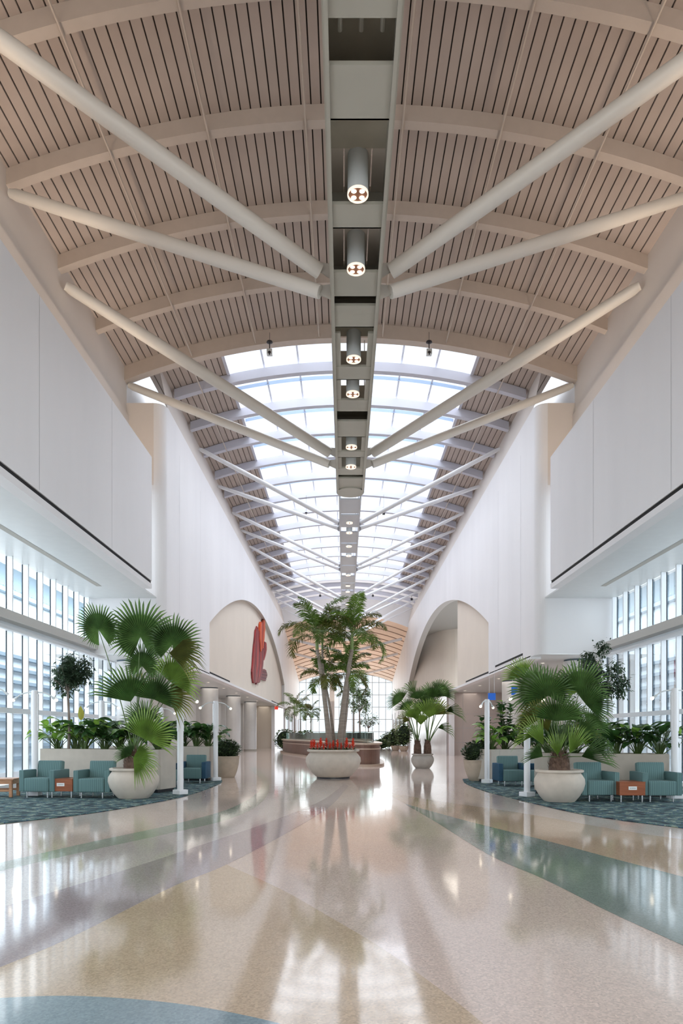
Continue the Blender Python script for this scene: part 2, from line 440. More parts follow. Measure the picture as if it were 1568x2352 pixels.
# longitudinal rods under the ribs
for xp in (-5.75, -3.45, -1.15, 1.15, 3.45, 5.75):
    bm = mk(); tube(bm, [(X(xp), YB+.2, vz(xp)-.04), (X(xp), YE-.1, vz(xp)-.04)], .028, 6)
    tag(link('sprinkler_pipe', bm, M_rib), 'thin cream pipe running lengthwise under the roof ribs, %s of the spine, %s' % ('left' if xp < 0 else 'right', {1: 'nearest it', 3: 'second from it', 5: 'farthest from it'}[int(abs(xp))]), 'pipe', 'pipes under the planked ceiling')
for s in (-1, 1):
    bm = mk(); tube(bm, [(X(s*5.9), YE+.2, vz(5.9)-.03), (X(s*5.9), YS, vz(5.9)-.03)], .025, 6)
    tag(link('sprinkler_pipe', bm, M_rib), 'thin pipe under the planked strip %s of the skylight' % ('left' if s < 0 else 'right'), 'pipe')

# ------------------------------------------------------------------ side walls
def side(s):
    """s=-1 left, 1 right"""
    nm = 'left' if s < 0 else 'right'
    xw = X(s*6.8); xu = X(s*8.1); xo = X(s*9.65)
    zb = 6.46; zt = 10.95
    bm = mk()
    # near box (hung volume): front face, end face, top, back
    x0, x1 = sorted((xw, X(s*7.05)))
    box(bm, x0, x1, YB, 23.3, 6.72, zt)
    # seams in the wall cladding
    for y in (5.5, 10.1, 14.7, 19.3):
        xa = xw-s*.002
        face(bm, [(xa, y-.008, 6.75), (xa, y+.008, 6.75), (xa, y+.008, zt), (xa, y-.008, zt)], 1)
    # cornice trim under the black slot
    box(bm, min(xw, X(s*7.1)), max(xw, X(s*7.1)), YB, 23.3, zb, 6.62)
    box(bm, min(X(s*6.83), X(s*7.05)), max(X(s*6.83), X(s*7.05)), YB, 23.28, 6.60, 6.74, 2)
    # soffit of the hung volume
    xs0, xs1 = sorted((X(s*7.1), xo))
    box(bm, xs0, xs1, YB, 25.0, zb, zb+.05, 3)
    g = X(s*8.45)
    face(bm, [(g-.09, YB, zb-.004), (g+.09, YB, zb-.004), (g+.09, 22.9, zb-.004), (g-.09, 22.9, zb-.004)], 4)
    # cove floor and upper walls
    box(bm, min(X(s*7.0), X(s*9.65)), max(X(s*7.0), X(s*9.65)), YB, 24.0, 10.2, 10.3, 5)
    face(bm, [(xu, YB, 10.2), (xu, 25.0, 10.2), (xu, 25.0, 13.15), (xu, YB, 13.15)], 5)
    xu2 = X(s*8.2)
    face(bm, [(xu, YB, 13.15), (xu, 25.0, 13.15), (xu2, 25.0, 13.15), (xu2, YB, 13.15)], 5)
    face(bm, [(xu2, YB, 13.15), (xu2, 25.0, 13.15), (xu2, 25.0, 15.2), (xu2, YB, 15.2)], 5)
    # cross wall with rounded corner at Y=25
    r = .40; yc = 24.95
    arc = [(xo, yc)]+[(X(s*(6.8+r))-s*math.sin(t)*r, yc+r-math.cos(t)*r) for t in [PI/2*i/10 for i in range(11)]]
    for (a, b) in zip(arc, arc[1:]):
        zlo = 4.42
        face(bm, [(a[0], a[1], zlo), (b[0], b[1], zlo), (b[0], b[1], 10.6), (a[0], a[1], 10.6)], 0)
    arc2 = [(xu2, yc)]+arc[1:]
    for (a, b) in zip(arc2, arc2[1:]):
        face(bm, [(a[0], a[1], 10.6), (b[0], b[1], 10.6), (b[0], b[1], 13.6), (a[0], a[1], 13.6)], 5 if abs(a[0]-b[0]) > .3 else 0)
    # ledge on top of the cross wall and the wall behind it
    face(bm, [(xu2, 24.95, 13.6), (X(s*7.5), 24.95, 13.6), (xw, 25.7, 13.6), (xw, 28, 13.6), (xu2, 28, 13.6)], 0)
    face(bm, [(xu2, 25.0, 13.5), (xu2, 31, 13.5), (xu2, 31, 15.3), (xu2, 25.0, 15.3)], 0)
    # long wall with the arch, Y 25.7 .. 100
    def top(y):
        if y <= YH: return 13.65
        return max(13.35-(y-YH)*.165, 9.0)
    A0, A1, AC = 33.3, 75.0, 54.1
    Ra = 54.0
    def arch(y): return 11.1-(Ra-math.sqrt(Ra*Ra-(y-AC)**2))
    N = 70; ysamp = [25.34]+[A0]+[A0+(A1-A0)*i/N for i in range(1, N)]+[A1, 80, 86, 92, YF]
    for (a, b) in zip(ysamp, ysamp[1:]):
        inside = a >= A0-1e-6 and b <= A1+1e-6
        za, zb2 = (arch(a), arch(b)) if inside else (4.42, 4.42)
        ta, tb = top(a), top(b)
        if a == A1: ta = 13.35
        nseg = 3
        for q in range(nseg):
            f0, f1 = q/nseg, (q+1)/nseg
            face(bm, [(xw, a, za+(ta-za)*f0), (xw, b, zb2+(tb-zb2)*f0), (xw, b, zb2+(tb-zb2)*f1), (xw, a, za+(ta-za)*f1)], 0)
        if inside:
            xr = X(s*7.3)
            face(bm, [(xw, a, za), (xw, b, zb2), (xr, b, zb2), (xr, a, za)], 6)
        # sloped strip from wall top up to the vault
        if b <= YH:
            face(bm, [(xw, a, ta), (xw, b, tb), (X(s*7.15), b, 15.3), (X(s*7.15), a, 15.3)], 5)
    for y in (A0, A1):
        zz = arch(y)
        face(bm, [(xw, y, 4.42), (X(s*7.3), y, 4.42), (X(s*7.3), y, zz), (xw, y, zz)], 6)
    # recessed beige wall within the arch
    xr = X(s*7.1)
    y_end = A1 if s < 0 else 44.2
    face(bm, [(xr, A0, 4.42), (xr, y_end, 4.42), (xr, y_end, 11.3), (xr, A0, 11.3)], 7)
    if s > 0:
        # deeper curved niche
        face(bm, [(xr, 44.2, 4.42), (X(11), 44.2, 4.42), (X(11), 44.2, 11.4), (xr, 44.2, 11.4)], 7)
        crv = catmull([(X(11.2), 63.4, 0), (X(9.9), 63.8, 0), (X(8.8), 65.2, 0), (X(7.8), 69.5, 0), (X(7.15), 75, 0)])
        for a, b in zip(crv, crv[1:]):
            face(bm, [(a.x, a.y, 4.42), (b.x, b.y, 4.42), (b.x, b.y, 11.3), (a.x, a.y, 11.3)], 7)
        face(bm, [(X(7.05), 44, 11.3), (X(11.2), 44, 11.3), (X(11.2), 76, 11.3), (X(7.05), 76, 11.3)], 4)
        face(bm, [(X(7.05), 44, 4.45), (X(11.2), 44, 4.45), (X(11.2), 76, 4.45), (X(7.05), 76, 4.45)], 5)
    # bottom lip of the long wall, black slots
    box(bm, min(xw, X(s*7.2)), max(xw, X(s*7.2)), 25.8, 76, 4.34, 4.46, 0)
    slots = [(33.5, 41), (64.5, 73)] if s < 0 else [(26.9, 31.8), (33.8, 41.2)]
    for (a, b) in slots:
        xx = (xr if a > 33 else xw)-s*.006
        face(bm, [(xx, a, 4.60), (xx, b, 4.60), (xx, b, 4.69), (xx, a, 4.69)], 2)
    for y in (27.2, 31.2, 46.5, 60.6):
        xa = (xw if y < 33 else xr)-s*.004
        face(bm, [(xa, y-.008, 4.7), (xa, y+.008, 4.7), (xa, y+.008, 12.6 if y < 33 else 10.0), (xa, y-.008, 12.6 if y < 33 else 10.0)], 1)
    # low soffit over the aisle
    xa, xb = sorted((X(s*7.0), X(s*11.2)))
    arcs = [(X(s*11.2), 24.97)]+[(X(s*(6.8+r))-s*math.sin(t)*r*.98, yc+.02+r-math.cos(t)*r*.98) for t in [PI/2*i/8 for i in range(9)]]
    pts = [(a[0], a[1], 4.42) for a in arcs]+[(X(s*6.85), 76, 4.42), (X(s*11.2), 76, 4.42)]
    face(bm, pts, 3)
    # aisle walls
    if s < 0:
        face(bm, [(X(-10.2), 31, 0), (X(-10.2), 76, 0), (X(-10.2), 76, 4.42), (X(-10.2), 31, 4.42)], 8)
        face(bm, [(X(-10.2), 31, 0), (X(-9.6), 31, 0), (X(-9.6), 31, 4.42), (X(-10.2), 31, 4.42)], 8)
        for y in (37, 38.6, 46, 47.7, 55.4, 57.2, 65, 66.5):
            box(bm, X(-10.2), X(-9.85), y, y+.5, 0, 4.42, 8)
        face(bm, [(X(-11), 71, 0), (X(-7.6), 71, 0), (X(-7.6), 71, 4.42), (X(-11), 71, 4.42)], 7)
        box(bm, X(-7.75), X(-7.45), 70.6, 71.1, 0, 4.42, 0)
    else:
        box(bm, X(7.0), X(11.2), 48, 48.2, 0, 4.42, 9)
        for z in (.9, 1.9, 2.9): face(bm, [(X(7.0), 47.99, z), (X(11.2), 47.99, z), (X(11.2), 47.99, z+.02), (X(7.0), 47.99, z+.02)], 1)
        for x in (8.1, 9.4): face(bm, [(X(x), 47.985, 0), (X(x+.02), 47.985, 0), (X(x+.02), 47.985, 4.4), (X(x), 47.985, 4.4)], 1)
        face(bm, [(X(7.0), 48, 0), (X(7.0), 76, 0), (X(7.0), 76, 4.42), (X(7.0), 48, 4.42)], 9)
        face(bm, [(X(11.2), 26.5, 0), (X(11.2), 48, 0), (X(11.2), 48, 4.42), (X(11.2), 26.5, 4.42)], 8)
        for y in (47.3,): box(bm, X(7.1), X(7.4), y, y+.6, 0, 4.42, 0)
    # beyond: low wall with windows left open to the side gallery
    face(bm, [(xw, 76, 3.6), (xw, YF, 3.6), (xw, YF, 4.42), (xw, 76, 4.42)], 0)
    for y in (76, 82, 88, 94, 99.4): box(bm, min(xw, X(s*7.0)), max(xw, X(s*7.0)), y, y+.6, 0, 4.42, 0)
    o = struct('wall_'+nm, bm, [M_wall, M_seam, M_black, M_soffit, M_softaupe, M_cream, M_reveal, M_beige, M_column, M_pink])
    return o
M_seam = mat('wall_seam', (.45, .45, .46), .7)
M_reveal = mat('arch_reveal', (.58, .56, .53), .6)
side(-1); side(1)

# side gallery glass beyond the arches
for s, nm in ((-1, 2), (1, 3)):
    bm = mk(); xw = X(s*7.0)
    face(bm, [(xw, 76, 0), (xw, YF, 0), (xw, YF, 3.6), (xw, 76, 3.6)])
    o = struct('window_%d' % nm, bm, M_glass)

# ------------------------------------------------------------------ tall side windows
def side_window(s, idx):
    xg = X(s*9.65)
    bm = mk()      # fins and frames
    y = 25.7+.95*7 if s < 0 else 25.7
    while y > -13:
        up = y < 25
        xa, xb = sorted((xg, xg-s*.17))
        box(bm, xa, xb, y-.03, y+.03, .12, 4.5, 0)
        box(bm, xg-.02, xg+.02, y-.03, y+.03, .12, 4.5, 1)
        if up:
            box(bm, xa, xb, y-.03, y+.03, 4.8, 6.46, 0); box(bm, xg-.02, xg+.02, y-.03, y+.03, 4.8, 6.46, 1)
        y -= .95
    ye = 32 if s < 0 else 26.5
    # rail, sill
    xa, xb = sorted((xg-s*.10, xg-s*.22)); box(bm, xa, xb, YB, ye, 2.08, 2.22, 0)
    xa, xb = sorted((xg+s*.1, xg-s*.25)); box(bm, xa, xb, YB, ye, 0, .12, 0)
    o = struct('window_%d' % idx, bm, [M_fin, M_dark])
    bm = mk()
    face(bm, [(xg+s*.02, YB, .1), (xg+s*.02, ye, .1), (xg+s*.02, ye, 6.5), (xg+s*.02, YB, 6.5)])
    link('glass', bm, M_glass, o)
    # deep transom beam and light shelf
    bm = mk()
    xa, xb = sorted((xg+s*.1, xg-s*.42)); box(bm, xa, xb, YB, 24.97, 4.58, 4.84, 0)
    xa, xb = sorted((xg+s*.1, xg-s*.12)); box(bm, xa, xb, YB, ye, 4.38, 4.58, 1)
    tube(bm, [(xg-s*.25, YB, 4.40), (xg-s*.25, 26, 4.40)], .07, 8, 1)
    struct('trim_%d' % idx, bm, [M_transom, M_fin])
M_transom = mat('transom_paint', (.62, .60, .57), .5)
side_window(-1, 4); side_window(1, 5)

# far glass wall and back glass wall
def end_glass(y, zt, idx, w=6.8, dz=1.8, dx=.95):
    bm = mk()
    n = int(2*w/dx)
    for i in range(n+1):
        x = X(-w+2*w*i/n); box(bm, x-.035, x+.035, y-.05, y+.05, 0, zt, 0)
    z = 0
    while z < zt:
        box(bm, X(-w), X(w), y-.045, y+.045, z, z+.07, 0); z += dz
    o = struct('window_%d' % idx, bm, M_mull)
    bm = mk(); face(bm, [(X(-w), y, 0), (X(w), y, 0), (X(w), y, zt), (X(-w), y, zt)]); link('glass', bm, M_glass, o)
M_mull = mat('grey_mullion', (.40, .42, .44), .5)
end_glass(YF, 11.0, 6)
end_glass(YB, 12.0, 7, w=9.6, dz=2.4, dx=2.4)  # unseen glazed back end, added to let in frontal fill light
bm = mk(); box(bm, -12, 13, YB-.2, YB-.05, 12, 17.5); struct('wall_back', bm, M_cream)
bm = mk(); face(bm, [(X(-8.5), YF, 10.6), (X(8.5), YF, 10.6), (X(8.5), YF, 15), (X(-8.5), YF, 15)]); struct('wall_far', bm, M_wall)

# ------------------------------------------------------------------ round columns
def column(xp, y, r, label, z1=4.42, group='round columns under the low soffits'):
    t = thing('round_column', label, 'column', (X(xp), y, 0), 0, group)
    bm = mk(); lathe(bm, [(r, 0), (r, z1-.06)], 40); link('shaft', bm, M_column, t, True)
    bm = mk(); lathe(bm, [(r*.97, z1-.06), (r*.97, z1)], 40); link('shadow_joint', bm, M_dark, t, True)
    bm = mk(); lathe(bm, [(r+.015, 0), (r+.015, .12), (r, .13)], 40); link('base_ring', bm, M_softaupe, t, True)
for i, y in enumerate((27.3, 34.5, 43.1, 52.4, 61.9)):
    column(-8.75, y, .56, 'pale round column in the left aisle, %s from the window wall' % ord_[i])
column(9.0, 26.9, .58, 'pale round column below the right white wall beside the tall windows')
column(9.0, 37.5, .56, 'pale round column in the right aisle behind the leafy planters')
column(-1.9, 94, .35, 'slim white column in front of the far glass wall', 11)

# ------------------------------------------------------------------ spine with plates and struts
M_bay = mat('spine_bay_paint', (.62, .57, .50), .6)
def spine():
    t = thing('ceiling_spine', 'long pale grey-green boxed spine hanging under the centre of the roof', 'beam', (X(0), 0, 10.9))
    def rel(bm):
        for v in bm.verts: v.co -= Vector((X(0), 0, 10.9))
    y1 = 26.6
    for s in (-1, 1):
        bm = mk(); box(bm, X(s*.505)-.03, X(s*.505)+.03, YB, y1, 10.9, 11.75); box(bm, X(s*.48)-.03, X(s*.48)+.03, YB, y1, 10.88, 10.92)
        rel(bm); link('side_rail', bm, M_spine, t)
    closed = [(YB, 9.0), (9.63, 10.5), (12.17, 12.75), (13.96, 14.75), (15.05, 15.85), (17.55, 18.2), (19.3, 20.0), (20.6, 21.7), (22.8, 23.3), (24.25, 24.9), (25.2, 26.6)]
    for a, b in closed:
        bm = mk(); box(bm, X(-.47), X(.47), a, b, 10.94, 11.0)
        if b-a < 1.5: box(bm, X(-.47), X(.47), b-.03, b, 10.94, 11.7)
        rel(bm); link('cover_plate', bm, M_spine, t)
    # bay roofs
    for k, (a, b) in enumerate([(9.0, 10.7), (10.9, 11.75), (15.2, 16.2), (16.25, 17.3), (20.4, 22.0), (25.5, 26.6)]):
        bm = mk(); box(bm, X(-.475), X(.475), a, b, 11.58, 11.63); rel(bm); link('dark_bay', bm, M_spined, t)
    for a, b in [(11.75, 13.3), (13.5, 15.15)]:
        bm = mk(); box(bm, X(-.475), X(-.255), a, b, 11.6, 11.65); box(bm, X(.255), X(.475), a, b, 11.6, 11.65); box(bm, X(-.23), X(.23), a, b, 11.6, 11.65)
        rel(bm); link('bay_roof', bm, M_bay, t)
    bm = mk()
    for x in (-.3, 0, .3): tube(bm, [(X(x), 9.05, 11.4), (X(x), 9.6, 11.4)], .035, 8)
    rel(bm); link('conduit', bm, M_spine, t)
    # side trays in the lamp bays below the skylight
    for a, b in [(16.1, 17.55), (18.2, 19.3), (21.7, 22.8), (23.3, 24.25)]:
        for s in (-1, 1):
            bm = mk(); box(bm, X(s*.40)-.075, X(s*.40)+.075, a, b, 10.95, 11.0); rel(bm); link('tray', bm, M_spine, t)
    # rounded nose
    bm = mk(); lathe(bm, [(.001, 0), (.53, 0), (.53, .85), (.001, .85)], 36, c=(X(0), 26.6, 10.9)); rel(bm); link('nose', bm, M_spine, t, True)
    # hangers
    for y in (6, 12.5, 19.1, 24.9):
        for s in (-1, 1):
            bm = mk(); tube(bm, [(X(s*.5), y, 11.75), (X(s*.5), y, vz(.5)+.02)], .02, 6); rel(bm); link('hanger_rod', bm, M_spine, t)
    t2 = thing('ceiling_spine', 'narrow grey spine hanging below the skylight farther down the hall', 'beam', (X(0), 27, 11.1))
    def rel2(bm):
        for v in bm.verts: v.co -= Vector((X(0), 27, 11.1))
    for s in (-1, 1):
        bm = mk(); box(bm, X(s*.42)-.03, X(s*.42)+.03, 27.3, 68, 10.9, 11.6); rel2(bm); link('side_rail', bm, M_spineg, t2)
    y = 27.5; i = 0
    while y < 68:
        bm = mk()
        if i % 3 == 2: box(bm, X(-.40), X(.40), y, y+.5, 11.4, 11.45); rel2(bm); link('dark_bay', bm, M_spined, t2); y += .55
        else: box(bm, X(-.40), X(.40), y, y+1.75, 10.95, 11.0); rel2(bm); link('cover_plate', bm, M_spineg, t2); y += 1.95
        i += 1
    for y in (31.8, 39.7, 49, 58):
        for s in (-1, 1):
            bm = mk(); tube(bm, [(X(s*.42), y, 11.6), (X(s*.42), y, vz(.4)+.02)], .02, 6); rel2(bm); link('hanger_rod', bm, M_spineg, t2)
M_spineg = mat('spine_grey', (.52, .54, .58), .4, var=.04, vscale=1)
spine()

# cylindrical downlights on the spine
M_rim = mat('downlight_rim', (.9, .8, .7), .3, emit=(1, .82, .66), estr=.9)
def downlight_proto(r, L):
    t = thing('cylinder_downlight', 'x', 'ceiling light', (0, 0, 0))
    bm = mk(); lathe(bm, [(r, 0), (r, L), (0, L)], 32); link('housing', bm, M_lamp, t, True)
    bm = mk(); lathe(bm, [(r+.004, -.012), (r+.004, .03), (r-.012, .03), (r-.014, -.012), (r+.004, -.012)], 32); link('rim', bm, M_rim, t, True)
    bm = mk(); lathe(bm, [(0, .015), (r-.02, .015)], 32); link('reflector', bm, M_lensb, t)
    for a in range(4):
        bm = mk(); lathe(bm, [(0, .003), (r*.27, .003)], 14, c=(math.cos(a*PI/2+PI/4)*r*.56, math.sin(a*PI/2+PI/4)*r*.56, 0)); link('lens', bm, M_lens, t)
    return t
M_lamp = mat('downlight_housing', (.66, .70, .71), .4)
pr = None
for i, y in enumerate((11.9, 13.82, 17.15, 18.9, 22.4, 24.05)):
    lab = 'cylindrical downlight with four warm lenses on the near ceiling spine, %s from the camera' % ord_[i]
    if pr is None: pr = downlight_proto(.18, .72); pr.location = (X(0), y, 10.9); pr['label'] = lab; pr['group'] = 'cylinder downlights on the near spine'
    else: dup(pr, (X(0), y, 10.9), 0, lab)
pr2 = None
for i, y in enumerate((30.3, 31.8, 34.1, 35.9, 40.3, 43.2, 45.0, 49.5, 52)):
    lab = 'small downlight under the far ceiling spine, %s past the rounded nose' % ord_[i]
    if pr2 is None: pr2 = downlight_proto(.14, .3); pr2.location = (X(0), y, 10.86); pr2['label'] = lab; pr2['group'] = 'small downlights on the far spine'
    else: dup(pr2, (X(0), y, 10.86), 0, lab)

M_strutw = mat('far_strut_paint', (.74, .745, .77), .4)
nodes = [(14.7, .34, 10.9, 14.3, 8.1, 16.1, 14.25, 8.1, .165, .15),
         (24.1, .34, 19.26, 14.15, 8.1, 24.96, 14.25, 8.1, .18, .15),
         (31.8, .3, 31.1, 14.5, 6.85, 35.8, 14.5, 6.85, .105, .10),
         (39.7, .3, 40.4, 14.6, 6.85, 43.9, 14.6, 6.85, .10, .095),
         (49.0, .3, 47.6, 14.6, 6.85, 53.0, 14.6, 6.85, .10, .095),
         (58.0, .3, 57.0, 14.6, 6.85, 62.0, 14.6, 6.85, .10, .095),
         (67.0, .3, 66.0, 14.6, 6.85, 71.0, 14.6, 6.85, .10, .095)]
for ni, (yn, _, ya, za, xa, yb, zb, xb, ra, rb) in enumerate(nodes):
    for s in (-1, 1):
        sd = 'left' if s < 0 else 'right'
        for j, (ye_, ze_, xe_, r_) in enumerate(((ya, za, xa, ra), (yb, zb, xb, rb))):
            near = ni < 2
            p0 = Vector((X(s*(.76 if near else .5)), yn-(.12 if j == 0 else -.05), (11.38 if j == 0 else 11.05) if near else (11.3 if j == 0 else 11.1)))
            p1 = Vector((X(s*xe_), ye_, ze_))
            lab = '%s white tube strut of the %s V-pair, %s of the spine' % ('upper' if j == 0 else 'lower', ord_[ni], sd)
            t = thing('roof_strut', lab, 'strut', p0, 0, 'white tubular roof struts')
            d = p1-p0
            bm = mk(); tube(bm, [Vector((0, 0, 0)), d*.02, d*.3, d*.7, d*.98, d], [r_*.92, r_*.95, r_, r_, r_*.85, r_*.6], 20)
            link('tube', bm, M_tube if near else M_strutw, t, True)
            # gusset plate at the spine
            bm = mk(); dn = d.normalized()
            q = X(s*(.53 if near else .44))-p0.x
            face(bm, [(q, -.02, -.18), (q, .02, .18), dn*.3+Vector((0, .02, .05)), dn*.3+Vector((0, -.02, -.05))])
            bmesh.ops.solidify(bm, geom=bm.faces[:], thickness=.03)
            link('gusset_plate', bm, M_tube if near else M_strutw, t)
            if near:
                bm = mk(); tube(bm, [d*.975, d*1.0], [r_*.66, r_*.66], 20); link('end_collar', bm, M_tube, t, True)

# struts under the lower slatted vault (far end)
for i, y in enumerate((80, 86, 92)):
    for s in (-1, 1):
        bm = mk(); a = Vector((X(s*.6), y, vz2(0, y)-2.6)); b = Vector((X(s*6.4), y-1.5, vz2(6.4, y)-.1))
        tube(bm, [a, b], .16, 10)
        tag(link('roof_strut', bm, M_strutw, None, True), 'slanting pale strut below the warm slatted ceiling at the far end, %s of centre, %s' % ('left' if s < 0 else 'right', ['nearest', 'middle', 'farthest'][i]), 'strut', 'struts below the far slatted ceiling')

# ------------------------------------------------------------------ exterior
def exterior(s):
    x = X(s*17)
    t = thing('neighbouring_building', 'pale blue building with louvred facade outside the %s windows' % ('left' if s < 0 else 'right'), 'building', (x, 20, -.5))
    off = Vector((x, 20, -.5))
    def rel(bm):
        for v in bm.verts: v.co -= off
    x0, x1 = sorted((x, x+s*.5))
    bm = mk(); box(bm, x0, x1, -10, 80, -.5, 8.6); rel(bm); link('facade', bm, M_ext, t)
    bm = mk(); z = .2
    xa, xb = sorted((x-s*.25, x))
    while z < 5.5:
        box(bm, xa, xb, -10, 80, z, z+.17); z += .64
    rel(bm); link('louvres', bm, M_extd, t)
    bm = mk(); xa, xb = sorted((x-s*.3, x)); box(bm, xa, xb, -10, 80, 8.45, 8.65); rel(bm); link('gutter', bm, M_extd2, t)
    bm = mk()
    face(bm, [(x-s*.2, -10, 8.65), (x-s*.2, 80, 8.65), (x+s*9, 80, 14.3), (x+s*9, -10, 14.3)])
    rel(bm); link('roof', bm, M_roof, t)
    bm = mk(); y = -10
    while y < 80:
        dy = .6
        p = [Vector((x-s*.2, y, 8.66)), Vector((x+s*9, y, 14.31))]
        for off2 in (0,):
            face(bm, [p[0]+Vector((0, -.06, .10)), p[0]+Vector((0, .06, .10)), p[1]+Vector((0, .06, .10)), p[1]+Vector((0, -.06, .10))])
            face(bm, [p[0]+Vector((0, -.06, 0)), p[0]+Vector((0, -.06, .10)), p[1]+Vector((0, -.06, .10)), p[1]+Vector((0, -.06, 0))])
            face(bm, [p[0]+Vector((0, .06, 0)), p[0]+Vector((0, .06, .10)), p[1]+Vector((0, .06, .10)), p[1]+Vector((0, .06, 0))])
        y += dy
    rel(bm); link('roof_seams', bm, M_extd2, t)
M_extd2 = mat('exterior_seam', (.40, .50, .57), .7)
exterior(-1); exterior(1)
bm = mk(); face(bm, [(-90, -60, -.4), (90, -60, -.4), (90, 220, -.4), (-90, 220, -.4)])
tag(link('outside_paving', bm, M_ground), 'pale paving outside the windows', 'ground')['kind'] = 'structure'

# ------------------------------------------------------------------ carpets
def carpet(pts, label, back):
    a = catmull([G(*p) for p in pts], 5)
    bm = mk(); ring = [(p.x, p.y, 0.016) for p in a]+[(x, y, .016) for x, y in back]
    f = face(bm, ring)
    if f.normal.z < 0: f.normal_flip()
    bmesh.ops.recalc_face_normals(bm, faces=bm.faces)
    r = bmesh.ops.extrude_face_region(bm, geom=[f])
    for v in [g for g in r['geom'] if isinstance(g, bmesh.types.BMVert)]: v.co.z = .0035
    tag(link('carpet', bm, M_carpet), label, 'carpet')
carpet([(-420, 1940), (0, 1893), (200, 1870), (350, 1845), (440, 1825), (492, 1806), (510, 1795), (502, 1786)], 'teal and navy mottled carpet with a curved edge in the left seating area', [(-5.5, 24.4), (-9.05, 24.4), (-9.05, 9.2)])
carpet([(1062, 1790), (1070, 1800), (1115, 1818), (1200, 1840), (1350, 1873), (1568, 1903), (1990, 1955)], 'teal and navy mottled carpet with a curved edge in the right seating area', [(9.6, 9.3), (9.6, 23.4), (5.0, 23.4)])

# ------------------------------------------------------------------ stone planters (long boxes)
def planter(p0, p1, depth, h, label):
    p0, p1 = Vector((*p0, 0)), Vector((*p1, 0)); d = p1-p0; L = d.length; ang = math.atan2(d.y, d.x)
    t = thing('stone_planter', label, 'planter', (p0.x, p0.y, .018), ang, 'long stone planters')
    bm = mk(); w = .09
    box(bm, 0, L, 0, w, .08, h, bev=.012); box(bm, 0, L, depth-w, depth, .08, h, bev=.012)
    box(bm, 0, w, w, depth-w, .08, h); box(bm, L-w, L, w, depth-w, .08, h)
    link('box_wall', bm, M_stone, t)
    bm = mk(); box(bm, L-.36, L-.345, -.003, .0, .08, h-.01) if p0.x < 0 else box(bm, .33, .345, -.003, .0, .08, h-.01)
    link('joint', bm, M_softaupe, t)
    bm = mk(); box(bm, .04, L-.04, .04, depth-.04, 0, .08); link('plinth', bm, M_cam, t)
    bm = mk(); box(bm, w, L-w, w, depth-w, h-.14, h-.07); link('soil', bm, M_soil, t)
    return p0, d.normalized(), Vector((-d.y, d.x, 0)).normalized(), L
PL = [planter((-8.15, 18.3), (-4.67, 17.15), .82, 1.09, 'long pale stone planter behind the two teal armchairs on the left'),
      planter((-7.6, 21.95), (-4.28, 21.6), .85, 1.09, 'stone planter behind the blue-armed chair in the left rear'),
      planter((4.76, 17.1), (7.62, 16.0), .95, 1.01, 'long pale stone planter behind the two teal armchairs on the right'),
      planter((4.5, 20.9), (7.6, 22.5), .9, 1.01, 'stone planter behind the blue-armed chair in the right rear')]

# ------------------------------------------------------------------ plant builders
def fan_leaf(bm, H, d, n, R, A=2.0, N=26, droop=.12, mi=0, rnd=random):
    d = d.normalized(); n = (n-d*n.dot(d)).normalized(); s = d.cross(n)
    hub = bm.verts.new(H)
    def pt(th, r, lift):
        D = d*math.cos(th)+s*math.sin(th)
        p = H+D*r+n*(lift+.10*r*math.cos(th)) - n*(.25*abs(math.sin(th*.5))*r*.6)
        p.z -= droop*R*(r/R)**3
        return p
    step = 2*A/N
    bnd = []
    r1 = R*(.50 if A > .75 else .30)
    for i in range(N+1):
        th = -A+i*step
        bnd.append(bm.verts.new(pt(th, r1, -.02*R)))
    for i in range(N):
        th = -A+(i+.5)*step
        RR = R*(.74+.26*math.cos(th*.75))*rnd.uniform(.92, 1.05)
        c = bm.verts.new(pt(th, r1, .025*R))
        jj = rnd.uniform(-.03, .03)
        m0 = bm.verts.new(pt(th-step*.22+jj, RR*.80, 0)); m1 = bm.verts.new(pt(th+step*.22+jj, RR*.80, 0))
        tp = pt(th+jj*1.5, RR, 0); tp.z -= rnd.uniform(0, .06)*R
        tip = bm.verts.new(tp)
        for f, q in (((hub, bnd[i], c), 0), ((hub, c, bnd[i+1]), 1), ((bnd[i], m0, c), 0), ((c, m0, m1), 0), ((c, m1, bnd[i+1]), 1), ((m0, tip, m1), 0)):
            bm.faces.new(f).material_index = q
def feather(bm, base, az, el, L, wl=.42, n=30, bend=1.0, mi=0, rnd=random, smi=1):
    pts = []; p = Vector(base); e = el; st = L/n
    for i in range(n+1):
        pts.append(p.copy()); D = Vector((math.cos(az)*math.cos(e), math.sin(az)*math.cos(e), math.sin(e)))
        p = p+D*st; e -= bend*(.25+1.5*i/n)*2.0/n
    tube(bm, pts[::3]+[pts[-1]], [.014*(1-.8*i/(len(pts[::3]))) for i in range(len(pts[::3])+1)], 4, smi)
    for i in range(int(n*.18), n+1):
        t = i/n; D = (pts[min(i+1, n)]-pts[i-1]).normalized(); side = D.cross(Vector((0, 0, 1))).normalized(); up = side.cross(D)
        ll = wl*(math.sin(PI*min(1, (.22+.80*t)))**.6)*rnd.uniform(.85, 1.1)
        if t > .95: ll *= .8
        for sg in (-1, 1):
            for k in range(3):
                bdir = (side*sg*rnd.uniform(.7, 1)+D*rnd.uniform(.45, .8)+up*rnd.uniform(-.35, .45)).normalized()
                q = pts[i]+D*(k*.33*st)
                m = q+bdir*ll*.55; e_ = q+bdir*ll+Vector((0, 0, -ll*rnd.uniform(.15, .4)))
                w = D*.017
                v = [bm.verts.new(x) for x in (q-w*.5, m-w, e_, m+w, q+w*.5)]
                bm.faces.new(v).material_index = mi
